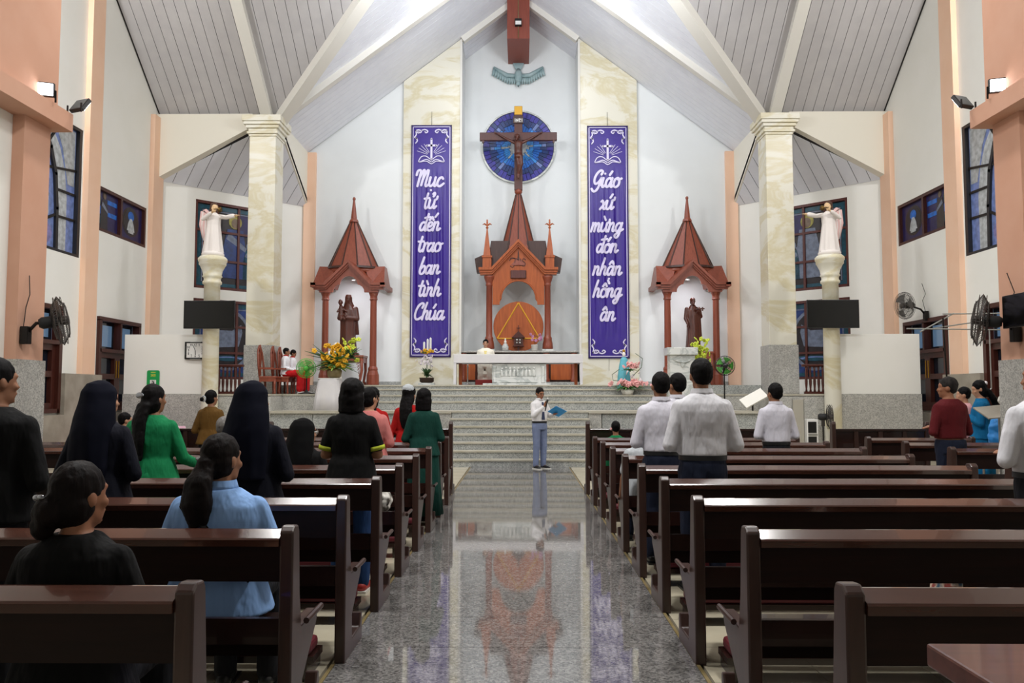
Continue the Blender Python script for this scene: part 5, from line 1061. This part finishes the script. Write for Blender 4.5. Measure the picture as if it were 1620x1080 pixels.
# bags and small things left on the pews
noisy('bag_pattern', '#e2ded6', '#5d5850', 14, .7, .3, 3, lo=.45, hi=.6); noisy('floral', '#8a3f3a', '#3f5d73', 16, .8, .2, 3, c3='#c9b5a0', lo=.4, hi=.62); mat('green_cloth', '#2c5a2c', .8)
def bag(name, lab, loc, r, m):
    b = MB().ell((0, 0, r[2] * .9), r); b.ell((r[0] * .3, 0, r[2] * 1.5), (r[0] * .5, r[1] * .7, r[2] * .5))
    o = b.blob(name, m, None, .014, 2, .05, .07); o.location = loc; return tag(o, lab, 'bag')
bag('handbag', 'black and white patterned cloth bag on a pew seat near the aisle', (-1.22, ROWS[4] + .27, .46), (.15, .11, .13), 'bag_pattern')
bag('floral_bag', 'red and blue floral cloth bag hanging over a pew seat', (1.98, ROWS[1] + .26, .455), (.065, .1, .16), 'floral')
bag('black_bag', 'small black bag on the pew beside the man in white', (1.28, ROWS[5] + .25, .46), (.1, .1, .1), 'black_matte')
o = MB().box(-.13, .13, -.09, .09, 0, .11).build('folded_cloth', 'green_cloth', None, bevel=.02); o.location = (2.18, ROWS[1] + .26, .452); tag(o, 'folded green cloth on the pew seat beside the floral bag', 'cloth')
o = MB().box(-.09, .09, -.12, .12, 0, .1).build('hymn_book', 'paper', None, bevel=.004); o.location = (2.5, ROWS[1] + .26, .452); tag(o, 'pale thick closed book on the pew seat beside the green cloth', 'book')
mat('phone_glow', '#20308a', .3, emit='#3a4df0', estr=1.6)
ph = thing('smartphone', 'smartphone with glowing blue screen lying on the pew by the seated woman', 'phone', (-1.16, ROWS[0] + .3, .452)); ph.rotation_euler = (0, 0, .4)
MB().box(-.04, .04, -.08, .08, 0, .009).build('body', 'black', ph, bevel=.003); MB().box(-.036, .036, -.074, .074, .009, .0105).build('screen', 'phone_glow', ph)
# ================================================================ PEOPLE
noisy('hair_grey2', '#1d1a19', '#302b29', 30, .6, .12, 4, (1, 1, .15), bump=.25)
mat('veil_navy', '#0b0d1a', .85, .1); mat('veil_black', '#0b0b0c', .85, .1)
SK = {'skin_tan': '#96694f', 'skin_brown': '#94644a', 'skin_light': '#b98a6e'}
for k, c in SK.items(): m_ = mat(k, c, .55, .35)
noisy('hair_black', '#070607', '#100d0e', 30, .6, .12, 4, (1, 1, .15), bump=.25); noisy('hair_grey', '#7c7874', '#56524f', 30, .5, .4, 4, (1, 1, .2), bump=.25); noisy('hair_darkbrown', '#0e0a0a', '#181110', 30, .6, .12, 4, (1, 1, .15), bump=.25)
def cloth(name, c, rough=.85, bump=.9, bs=9):
    c2 = '#%02x%02x%02x' % tuple(max(0, int(int(c[i:i + 2], 16) * .93)) for i in (1, 3, 5)); return noisy(name, c, c2, 4, rough, .2, 3, (1, 1, .35), bump=bump, bscale=bs)
for n_, c in {'c_black': '#0a0a0b', 'c_navy': '#0b0d1a', 'c_green': '#137a4a', 'c_brown': '#66491f', 'c_pink': '#cf7c78', 'c_red': '#b01614', 'c_dkgreen': '#123f36', 'c_blue': '#8db4ea', 'c_white': '#dfdde8', 'c_white2': '#e0dfe4', 'c_stripe': '#c3c8cd', 'c_maroon': '#5c171c', 'c_teal': '#0f6796', 'c_trouser': '#1b2133', 'c_trouser_black': '#16171c', 'c_greyblue': '#7985a4', 'c_jeans': '#24406c', 'c_rose': '#d9a2a6', 'c_shirt': '#e3e1e2', 'c_surplice': '#e9e8ec', 'c_redskirt': '#c31d22', 'c_lime': '#b2bb3a', 'c_orange': '#b0512a'}.items(): cloth(n_, c)
mat('shoe_black', '#101113', .4); mat('shoe_white', '#d5d5d3', .5); mat('shoe_red', '#a32a24', .5); mat('sole_white', '#dcdad4', .6); mat('lace', '#b7bcc0', .8); mat('eye_dark', '#120d0c', .2); mat('folder_blue', '#1f8fd6', .4); mat('tie_pattern', '#2b3556', .6); mat('clip_shine', '#8d9096', .2, .6, .8)
SEC = [(.80, .150, .108, 0), (.90, .165, .118, -.008), (1.0, .150, .104, 0), (1.10, .150, .106, 0), (1.20, .166, .115, 0), (1.28, .176, .112, -.005), (1.335, .168, .096, -.012), (1.372, .122, .076, -.014), (1.41, .066, .06, -.008)]
SECF = [(.80, .160, .112, 0), (.90, .172, .122, -.008), (1.0, .138, .098, 0), (1.06, .132, .096, 0), (1.18, .150, .115, .008), (1.27, .155, .106, -.002), (1.325, .148, .09, -.01), (1.365, .108, .072, -.012), (1.405, .058, .055, -.006)]
ARMS = { 'tight': ((.205, .0, 1.06), (-.05, .17, 1.07), (-1, .2, .1)),  # elbow, wrist, hand direction for the right side (x mirrored for the left)
 'down': ((.22, -.03, 1.04), (.25, .05, .82), (0, .2, -1)),
 'clasp': ((.232, -.03, 1.04), (.07, .18, 1.02), (-1, .4, .1)),
 'fold': ((.235, -.015, 1.04), (-.05, .18, 1.08), (-1, .2, .1)),
 'pray': ((.215, .0, 1.05), (.05, .24, 1.18), (-.3, .3, 1)),
 'lap': ((.225, .0, 1.05), (.10, .26, .98), (-.6, 1, -.1)),
 'rail': ((.225, .03, 1.05), (.29, .28, .97), (.1, 1, -.25)),
 'back': ((.27, -.05, 1.10), (.17, -.15, .98), (-1, -.1, -.3)),
 'mic': ((.21, .06, 1.09), (.05, .22, 1.27), (-.3, .2, 1)),
 'folder': ((.24, .05, 1.07), (.14, .3, 1.12), (-.2, 1, .1))}
def person(label, x, y, z=0, rz=0, h=1.65, seat=None, fem=False, wide=1.0, arms=('clasp', 'clasp'), top='c_white', sleeve='long', bottom=('trousers', 'c_trouser'), hair=('short', 'hair_black'), skin='skin_tan', turn=0, nod=0, vox=.012, shoes='shoe_black', face=False, collar=None, hem=.84, belt=False, cat='person', feet=True, lean=0, slim=False):
    k = h / 1.65; g = thing('person', label, cat, (x, y, z), rz); g.scale = (k, k, k)
    sec = [(a, b * wide, c * (1 + (wide - 1) * .7), d) for a, b, c, d in (SECF if fem else SEC)]
    dz = 0 if seat is None else seat / k + .095 - .88
    shx = (.148 if fem else .165) * (1 + (wide - 1) * .8)
    def UP(b): return b.tf(TR(0, 0, dz) @ (TR(0, 0, .88) @ Matrix.Rotation(-lean, 4, 'X') @ TR(0, 0, -.88)))
    up_ = MB(); up_.ringloft([ring(b * .9, c * .88, a, 0, d, 20) for a, b, c, d in sec])
    J = []
    for s, am in ((-1, arms[0]), (1, arms[1])):
        e, w_, hd = [V((p[0] * s, p[1], p[2])) for p in ARMS[am]]; e.x *= (1 + (wide - 1) * .8); S = V((s * shx, -.008, 1.325)); J.append((s, S, e, w_, hd))
        up_.cap(S - V((s * .012, 0, .02)), .04, e, .036).cap(e, .038, w_, .027); hand(up_, w_, hd, .95, .45 if am not in ('rail', 'folder') else .15, -s)
    up_.cap((0, -.012, 1.36), .05, (0, .0, 1.47), .05)
    HM = TR(0, .012, 1.535) @ Matrix.Rotation(turn, 4, 'Z') @ Matrix.Rotation(-nod, 4, 'X')
    hp = MB(); head_prims(hp, (0, 0, 0), .98); hp.tf(HM); up_.merge(hp); UP(up_)
    lg = MB(); K = []
    for s in (-1, 1):
        if seat is None:
            H_, Kn, A_ = V((s * .085, 0, .86)), V((s * .09, .015, .47)), V((s * .095, -.01, .085)); toe = A_ + V((s * .02, .15, -.055))
        else:
            zz = .88 + dz; H_, Kn, A_ = V((s * .09, .02, zz)), V((s * .11, .44, zz + .01)), V((s * .11, .43, .085 - z * 0)); toe = A_ + V((s * .02, .15, -.055))
        K.append((s, H_, Kn, A_, toe)); lg.cap(H_, .08, Kn, .055).cap(Kn, .054, A_, .034).cap(A_ + V((0, -.01, -.03)), .035, toe, .026)
    up_.merge(lg).blob('body', skin, g, vox, 2)
    # upper garment
    if top:
        t = MB(); infl = .014
        rs = [ring(b + infl, c + infl, a, 0, d, 24) for a, b, c, d in sec if a >= hem - .05]
        if seat is None or True: ex = .0 if hem > .9 else .026; rs = [ring((sec[1][1] if hem < .92 else sec[2][1]) + infl + ex, (sec[1][2] if hem < .92 else sec[2][2]) + infl + ex, hem, 0, -.004, 24)] + ([ring(sec[2][1] + infl + ex * .7, sec[2][2] + infl + ex * .7, 1.0, 0, 0, 24)] if hem < .92 else []) + [r for r in rs if r[0][2] > max(hem + .03, 1.02)]
        t.ringloft(rs)
        for s, S, e, w_, hd in J:
            t.cap(S - V((s * .012, 0, .018)), .062, e, .052) if sleeve == 'long' else t.cap(S - V((s * .012, 0, .018)), .062, S.lerp(e, .72), .058)
            if sleeve == 'long': t.cap(e, .052, e.lerp(w_, .92), .036)
        UP(t).blob('upper_garment', top, g, vox, 3, .01, .2)
        if collar:
            cb = MB().ringloft([ring(.072 * (1 + .2 * q), .07 * (1 + .2 * q), 1.392 + .05 * (1 - q), 0, -.006, 20) for q in (0, .5, 1, .8)], False); UP(cb).build('collar', collar, g, True)
        if sleeve == 'short' and collar == 'c_lime':
            for s, S, e, w_, hd in J:
                p0, p1 = S.lerp(e, .74), S.lerp(e, .86); UP(MB().tube([p0, p1], [.064, .063], 14)).build('cuff_band', 'c_lime', g, True)
    kind, bm = bottom
    b = MB()
    if kind == 'trousers':
        for s, H_, Kn, A_, toe in K: b.cap(H_, .092 * (1 + (wide - 1) * .5), Kn, .072).cap(Kn, .075, A_ + V((0, 0, .0)), .058)
        pr = MB().ringloft([ring(a_, c_, z_, 0, -.005, 20) for z_, a_, c_ in ((.80, .155 * wide, .118 * wide), (.9, .16 * wide, .12 * wide), (.955, .152 * wide, .108 * wide))]); UP(pr); b.merge(pr)
        b.blob('trousers', bm, g, vox, 3, .01, .12)
        if belt: UP(MB().ringloft([ring(.163 * wide, .119 * wide, z_, 0, -.003, 28) for z_ in (.935, .97)], False)).build('belt', 'shoe_black', g, True)
    elif kind in ('dress', 'skirt'):
        if seat is None:
            lo, w0 = (.12, .24) if kind == 'dress' else (.3, .22)
            b.ringloft([ring(w0 * wide, w0 * .8 * wide, lo, 0, 0, 40, 2.2, .06, 9), ring(.21 * wide, .165 * wide, .45, 0, 0, 40, 2.2, .04, 9), ring(.192 * wide, .145 * wide, .75, 0, -.005, 40, 2.2, .015, 9), ring(.19 * wide, .14 * wide, .9, 0, -.006, 40, 2.2), ring(.165 * wide, .12 * wide, .99, 0, 0, 40, 2.2)])
            b.build('skirt', bm, g, True)
        else:
            for s, H_, Kn, A_, toe in K: b.cap(H_, .12, Kn, .1).cap(Kn, .1, A_.lerp(Kn, .12), .1)
            b.cap(K[0][2], .1, K[1][2], .1).cap(K[0][1], .12, K[1][1], .12).cap(K[0][3].lerp(K[0][2], .15), .09, K[1][3].lerp(K[1][2], .15), .09).cap(K[0][3].lerp(K[0][2], .5), .09, K[1][3].lerp(K[1][2], .5), .09); b.blob('skirt', bm, g, vox, 4, .02, .08)
    if feet:
        for s, H_, Kn, A_, toe in K:
            MB().cap(A_ + V((0, -.025, -.04)), .042, toe + V((0, .0, -.002)), .034).blob('shoe', shoes, g, .012, 1)
            MB().hexa([(A_.x - .04 + s * .0, A_.y - .07, 0), (A_.x + .04, A_.y - .07, 0), (toe.x + .04, toe.y + .045, 0), (toe.x - .04, toe.y + .045, 0)], [(A_.x - .042, A_.y - .072, .018), (A_.x + .042, A_.y - .072, .018), (toe.x + .042, toe.y + .047, .018), (toe.x - .042, toe.y + .047, .018)]).build('sole', 'sole_white' if shoes in ('shoe_white', 'shoe_red') or face else 'shoe_black', g)
    # hair in head space
    hk, hm = hair; hb = MB(); acc = None
    cap_ = lambda: hb.ell((0, -.014, .034), (.083, .099, .096), 16, 12)
    if hk == 'short': cap_(); hb.ell((0, -.042, -.005), (.075, .062, .07))
    elif hk == 'bald': hb.ell((0, -.05, -.005), (.079, .06, .075)); hb.ell((0, -.03, .03), (.079, .08, .085))
    elif hk == 'bob': hb.ell((0, -.014, .036), (.094, .108, .1), 16, 12).ell((0, -.03, -.04), (.106, .088, .115), 16, 12).ringloft([ring(.1, .075, z_, 0, -.035, 16) for z_ in (-.15, -.1, -.02)])
    elif hk == 'long': hb.ell((0, -.014, .036), (.09, .106, .1), 16, 12).ell((0, -.04, -.05), (.096, .075, .12)).tube([(0, -.075, -.05), (.01, -.115, -.2), (.02, -.135, -.33), (.02, -.135, -.45)], [.09, .1, .09, .05], 12, (1, .5))
    elif hk == 'tail': cap_(); hb.ell((0, -.03, -.01), (.086, .078, .09)).ell((0, -.1, -.02), (.05, .04, .05)).tube([(0, -.1, -.02), (.0, -.14, -.1), (.0, -.15, -.2), (.02, -.15, -.3)], [.045, .075, .085, .05], 12, (1, .7))
    elif hk == 'tail_long': cap_(); hb.ell((0, -.03, -.03), (.09, .078, .11)).tube([(0, -.09, -.04), (0, -.135, -.18), (.02, -.15, -.35), (.05, -.15, -.5)], [.07, .075, .06, .02], 12, (1, .6))
    elif hk == 'lowbun': cap_(); hb.ell((0, -.03, -.03), (.085, .078, .09)).ell((-.02, -.105, -.05), (.06, .05, .06)).ell((-.04, -.11, -.1), (.045, .04, .05))
    elif hk == 'bun': cap_(); hb.ell((0, -.03, -.02), (.083, .075, .085)).ell((-.03, -.155, -.02), (.035, .035, .035))
    if hk == 'veil':
        vb = MB().ell((0, -.02, .03), (.094, .112, .105), 18, 12)
        vb.ringloft([ring(.20, .10, -.52, 0, -.10, 28, 2.2, .05, 7), ring(.19, .115, -.35, 0, -.085, 28, 2.2, .04, 7), ring(.172, .125, -.2, 0, -.065, 28, 2.2, .02, 7), ring(.143, .115, -.08, 0, -.05, 28), ring(.118, .108, .0, 0, -.038, 28), ring(.102, .104, .06, 0, -.03, 28), ring(.06, .07, .115, 0, -.03, 28)])
        UP(vb.tf(HM)).blob('veil', hm, g, vox, 4, .012, .15)
    else: UP(hb.tf(HM)).blob('hair', hm, g, max(.008, vox * .8), 9, .01, .03)
    g['_dz'] = dz
    def HX(mb): return UP(mb.tf(HM))
    if face:
        for s in (-1, 1):
            HX(MB().ell((s * .032, .083, .0), (.013, .008, .007), 8, 6)).build('eye', 'eye_dark', g, True); HX(MB().cap((s * .018, .09, .024), .005, (s * .048, .082, .024), .004, 6)).build('eyebrow', hm, g)
        HX(MB().cap((-.02, .098, -.06), .004, (.02, .098, -.06), .004, 6)).build('mouth', 'kneeler_pad', g)
    del g['_dz']
    return g, HX, UP
R_ = ROWS
def off(k): return R_[k] + .6
# --- block beside the marble column, nearest first
g, HX, UP = person('seated woman in a black top with low hair knot and silver clip', -1.47, R_[0] + .3, rz=0, h=1.55, seat=.45, fem=True, wide=1.12, arms=('lap', 'lap'), top='c_black', sleeve='short', bottom=('trousers', 'c_trouser_black'), hair=('lowbun', 'hair_darkbrown'), skin='skin_brown', turn=-.5, vox=.010)
HX(MB().ell((-.065, -.118, .0), (.022, .012, .012)).ell((-.03, -.125, .005), (.02, .01, .01))).build('hair_clip', 'clip_shine', g, True)
g, HX, UP = person('seated woman in a light blue shirt with dark ponytail and shoulder strap', -1.38, R_[1] + .3, h=1.63, seat=.45, fem=True, wide=1.32, arms=('lap', 'lap'), top='c_blue', sleeve='long', bottom=('trousers', 'c_trouser_black'), hair=('tail', 'hair_darkbrown'), skin='skin_tan', turn=-.45, vox=.010, collar='c_blue', hem=.83)
HX(MB().ell((-.02, -.112, .01), (.03, .015, .012))).build('hair_clip', 'clip_shine', g, True)
UP(MB().tube([(-.1, -.115, 1.33), (-.02, -.15, 1.25), (.1, -.16, 1.12), (.19, -.12, 1.0)], .028, 8, (1, .25))).build('bag_strap', 'c_black', g, True)
person('man in a black jacket standing beside the nuns, face turned to the altar', -2.66, off(1), h=1.68, wide=1.12, arms=('clasp', 'clasp'), top='c_black', bottom=('trousers', 'c_trouser_black'), turn=-.6, skin='skin_tan', vox=.011)
person('nun in navy habit and veil standing beside the green-dressed woman', -2.66, off(2), h=1.57, fem=True, wide=1.08, arms=('clasp', 'clasp'), top='c_navy', bottom=('dress', 'c_navy'), hair=('veil', 'veil_navy'), turn=-.7, vox=.012, skin='skin_light')
person('nun in navy habit and veil standing behind the grey-haired head', -1.68, off(2), h=1.57, fem=True, wide=1.04, arms=('clasp', 'clasp'), top='c_navy', bottom=('dress', 'c_navy'), hair=('veil', 'veil_navy'), turn=-.55, vox=.012, skin='skin_light')
g, HX, UP = person('woman in a bright green long dress with long clipped hair', -2.86, off(3) + .1, h=1.57, fem=True, wide=1.12, arms=('down', 'rail'), top='c_green', bottom=('dress', 'c_green'), hair=('tail_long', 'hair_black'), turn=-.5, vox=.012)
HX(MB().ell((-.03, -.112, .03), (.05, .016, .026))).build('hair_clip', 'clip_shine', g, True)
MB().hexa([(.19, -.02, .5), (.2, .03, .5), (.2, .03, .5), (.19, -.02, .5)], [(.195, -.02, .92), (.2, .03, .92), (.2, .03, .92), (.195, -.02, .92)]).build('side_slit', 'c_shirt', g)
person('woman in a black polo shirt with lime cuffs and blue jeans, bobbed hair', -1.27, off(3), h=1.61, fem=True, wide=1.04, arms=('tight', 'tight'), top='c_black', sleeve='short', bottom=('trousers', 'c_jeans'), hair=('bob', 'hair_black'), collar='c_lime', turn=-.2, vox=.012, shoes='shoe_red', hem=.8)
g, HX, UP = person('seated nun in a black veil and glasses among the pews', -1.84, R_[4] + .3, h=1.58, seat=.45, fem=True, arms=('lap', 'lap'), top='c_black', bottom=('skirt', 'c_black'), hair=('veil', 'veil_black'), turn=-.9, skin='skin_light')
HX(MB().tube([(.078, .02, .005), (.06, .09, .005)], .003, 5).tube([(.02 + .022 * math.cos(a), .105, .0 + .02 * math.sin(a)) for a in [2 * PI * i / 10 for i in range(11)]], .003, 5)).build('glasses', 'steel', g)
person('seated elderly person with grey hair between the green dress and the nun', -2.93, R_[5] + .3, h=1.56, seat=.45, fem=True, arms=('lap', 'lap'), top='c_brown', bottom=('skirt', 'c_black'), hair=('short', 'hair_grey'), turn=-.2)
g, HX, UP = person('woman in a pink patterned dress with a white lace hair bow', -1.54, off(5), h=1.56, fem=True, wide=1.1, arms=('pray', 'pray'), top='c_pink', bottom=('dress', 'c_pink'), hair=('bun', 'hair_black'), turn=-.6, skin='skin_light')
HX(MB().ell((-.03, -.1, .05), (.05, .03, .06)).ell((-.05, -.09, .0), (.05, .03, .05)).ell((-.02, -.11, -.03), (.04, .02, .04))).blob('lace_bow', 'lace', g, .01, 1, .02, .03)
person('woman with long loose hair in a red jacket next to the pink dress', -1.72, off(6) + .1, h=1.57, fem=True, arms=('pray', 'pray'), top='c_red', bottom=('trousers', 'c_trouser_black'), hair=('long', 'hair_black'), turn=-.3, skin='skin_light')
g, HX, UP = person('woman in a red dress with long hair and a lace headpiece', -1.42, off(7), h=1.6, fem=True, arms=('pray', 'pray'), top='c_red', bottom=('dress', 'c_red'), hair=('long', 'hair_black'), turn=-.4, skin='skin_light')
HX(MB().ell((0, -.035, .075), (.085, .08, .07))).blob('lace_headpiece', 'lace', g, .01, 1, .015, .02)
person('woman in a dark green long dress with bobbed hair holding a rosary', -1.10, off(6), h=1.555, fem=True, wide=.98, arms=('clasp', 'pray'), top='c_dkgreen', bottom=('dress', 'c_dkgreen'), hair=('bob', 'hair_black'), turn=-.2, vox=.012, skin='skin_light')
g, HX, UP = person('woman in a brown jacket with a hair bun and grey scrunchie', -4.42, R_[8] + .62, h=1.55, fem=True, arms=('clasp', 'clasp'), top='c_brown', bottom=('trousers', 'c_trouser_black'), hair=('bun', 'hair_black'), turn=-.5)
HX(MB().ringloft([[(-.025 + (.038 + .014 * math.cos(t)) * math.cos(2 * PI * i / 14), -.125 + .014 * math.sin(t), -.01 + (.038 + .014 * math.cos(t)) * math.sin(2 * PI * i / 14)) for i in range(14)] for t in (0, 1.57, 3.14, 4.71, 6.28)], False)).build('scrunchie', 'lace', g, True)
person('child with short dark hair seated by the pink table', -5.5, R_[8] + .3, h=1.5, seat=.45, arms=('lap', 'lap'), top='c_black', bottom=('trousers', 'c_jeans'), turn=-.9, skin='skin_light')
person('small child in white seated in the pew behind the red dress', -1.62, R_[7] + .3 - R_[0] * 0 - 1.08, h=1.12, seat=.45, arms=('lap', 'lap'), top='c_shirt', bottom=('trousers', 'c_jeans'), turn=.2)
# --- the other block
person('tall man in a white shirt and dark trousers standing in the pews', 1.42, off(3), h=1.765, wide=1.04, arms=('back', 'back') if False else ('clasp', 'clasp'), top='c_white2', bottom=('trousers', 'c_trouser'), hair=('short', 'hair_black'), collar='c_white2', vox=.010, belt=True, hem=.965, skin='skin_tan', turn=.05)
person('man in a white shirt and navy trousers with very short hair', 1.29, off(4), h=1.69, wide=.97, arms=('fold', 'fold'), top='c_white', bottom=('trousers', 'c_trouser'), hair=('short', 'hair_black'), collar='c_white', vox=.011, belt=True, hem=.965, turn=.1)
person('man in a white shirt half hidden behind the tall man', 1.66, off(5) + .1, h=1.71, arms=('clasp', 'clasp'), top='c_white', bottom=('trousers', 'c_trouser'), collar='c_white', hem=.965, turn=.5)
person('man in a white shirt standing near the grey fan with folded arms', 2.98, off(6), h=1.62, arms=('fold', 'fold'), top='c_white', bottom=('trousers', 'c_trouser_black'), collar='c_white', belt=True, hem=.965, turn=.2, rz=.15)
g, HX, UP = person('small girl with a pink hair tie seated in the pews', 1.34, R_[8] + .3, h=1.28, seat=.45, fem=True, arms=('lap', 'lap'), top='c_green', bottom=('skirt', 'c_dkgreen'), hair=('short', 'hair_black'))
HX(MB().ell((-.085, -.04, -.02), (.02, .02, .025))).build('hair_tie', 'petal_pink', g, True)
person('child in a pale striped shirt seated beside the men in white', 1.24, R_[5] + .3, h=1.45, seat=.45, arms=('down', 'down'), top='c_stripe', sleeve='short', bottom=('trousers', 'c_trouser'), wide=1.05)
person('man in a dark red shirt and dark trousers standing by the side pews', 4.98, off(6), h=1.69, wide=1.12, arms=('fold', 'fold'), top='c_maroon', bottom=('trousers', 'c_trouser'), hair=('short', 'hair_grey2'), skin='skin_brown', turn=.75, rz=.35, hem=.965)
g, HX, UP = person('woman in a blue long dress reading beside the music stand', 6.68, 12.0, h=1.69, fem=True, arms=('pray', 'pray'), top='c_teal', bottom=('dress', 'c_teal'), hair=('tail_long', 'hair_black'), rz=1.0, turn=.3, nod=.25, skin='skin_light')
HX(MB().ell((0, -.1, .06), (.05, .025, .03))).build('hair_bow', 'petal_white', g, True)
person('woman in a pale pink dress mostly hidden behind the blue dress', 6.74, 12.55, h=1.6, fem=True, arms=('pray', 'pray'), top='c_rose', bottom=('dress', 'c_rose'), hair=('short', 'hair_black'), rz=1.2, skin='skin_light')
person('man in a pale grey shirt and black trousers at the far pew end', 3.34, off(2), h=1.72, wide=1.14, arms=('fold', 'fold'), top='c_white2', bottom=('trousers', 'c_trouser_black'), hair=('short', 'hair_black'), collar='c_white2', turn=.6, rz=.1, vox=.011, belt=True, hem=.965)
# --- the announcer on the aisle
g, HX, UP = person('man in white shirt and tie with microphone and blue folder on the aisle', .40, 16.62, z=.003, h=1.62, rz=PI - .12 + .75, arms=('folder', 'mic'), top='c_shirt', bottom=('trousers', 'c_greyblue'), hair=('short', 'hair_darkbrown'), skin='skin_brown', face=True, collar='c_shirt', belt=True, hem=.965, nod=.2, turn=-.05, vox=.009)
UP(MB().hexa([(-.02, .11, 1.36), (.02, .11, 1.36), (.02, .1, 1.36), (-.02, .1, 1.36)], [(-.035, .135, 1.0), (.035, .135, 1.0), (.035, .12, 1.0), (-.035, .12, 1.0)])).build('necktie', 'tie_pattern', g)
mc = thing('microphone', 'black handheld microphone held by the man on the aisle', 'microphone', (0, 0, 0)); 
fo = thing('blue_folder', 'open blue folder held by the man on the aisle', 'folder', (0, 0, 0))
GM = Matrix.LocRotScale(g.location, g.rotation_euler, g.scale)
pm = GM @ V((.035, .275, 1.30)); mc.location = pm; mc.rotation_euler = (-.35, 0, g.rotation_euler.z)
MB().lathe([(.011, -.12), (.014, .06), (.022, .09), (.024, .115), (.012, .14)], 12).build('handle', 'black', mc, True); MB().ell((0, 0, .125), (.025, .025, .028)).build('grille', 'steel', mc, True)
pf_ = GM @ V((-.13, .42, 1.17)); fo.location = pf_; fo.rotation_euler = (.55, -.35, g.rotation_euler.z + .1)
MB().box(-.16, .16, -.115, .115, 0, .006).build('cover', 'folder_blue', fo); MB().box(-.15, .15, -.105, .105, .006, .01).build('sheets', 'paper', fo)
# --- altar servers and priest
for (x, y, rz, hh, lab, tn) in ((-5.9, 20.43, -1.45, 1.36, 'altar server with hair tied back in white surplice and red skirt', -.0), (-5.86, 20.89, -1.45, 1.32, 'younger altar server looking down in white surplice and red skirt', 0)):
    person(lab, x + .06, y, z=1.5, rz=rz, h=hh, seat=.43, fem=False, arms=('lap', 'lap'), top='c_surplice', bottom=('skirt', 'c_redskirt'), hair=('short', 'hair_black'), skin='skin_tan', shoes='shoe_white', face=True, collar='c_red', nod=.35 if 'younger' in lab else 0, wide=1.05)
pc = thing('priest_chair', 'dark carved armchair behind the altar', 'chair', (-.98, 23.32, 1.73))
MB().box(-.28, .28, -.25, .25, .4, .46).build('seat', 'cross_wood', pc); MB().prism([(-.3, .4), (.3, .4), (.32, .78), (.22, .9), (0, .94), (-.22, .9), (-.32, .78)], 'y', .25, .3).build('backrest', 'cross_wood', pc)
for a in (-1, 1):
    MB().tube([(a * .3, .25, .66), (a * .32, -.1, .68), (a * .3, -.24, .62)], .025, 8).build('arm_rest', 'cross_wood', pc, True)
    for b_ in (-.22, .22): MB().box(a * .26 - .03, a * .26 + .03, b_ - .03, b_ + .03, 0, .4).build('leg', 'cross_wood', pc)
g, HX, UP = person('priest in cream and gold vestment seated behind the altar', -.98, 23.25, z=1.73, rz=PI, h=1.62, seat=.46, arms=('lap', 'lap'), top='robe_white', bottom=('skirt', 'robe_white'), hair=('short', 'hair_black'), face=True, wide=1.2, skin='skin_light')
UP(MB().ringloft([ring(.07, .15, z_, 0, .0, 16) for z_ in (.86, 1.1, 1.32)])).build('orphrey', 'robe_gold', g, True)
# --- barefoot sandal and cane near the seated woman
cn_ = thing('walking_cane', 'slim white cane leaning on the pew by the green dress', 'cane', (-1.98, R_[3] - .06, .0)); MB().tube([(0, -.16, .0), (.03, -.05, .8), (.06, -.03, .93), (.075, -.0, .97), (.085, .04, .95)], .009, 6).build('shaft', 'steel', cn_, True)
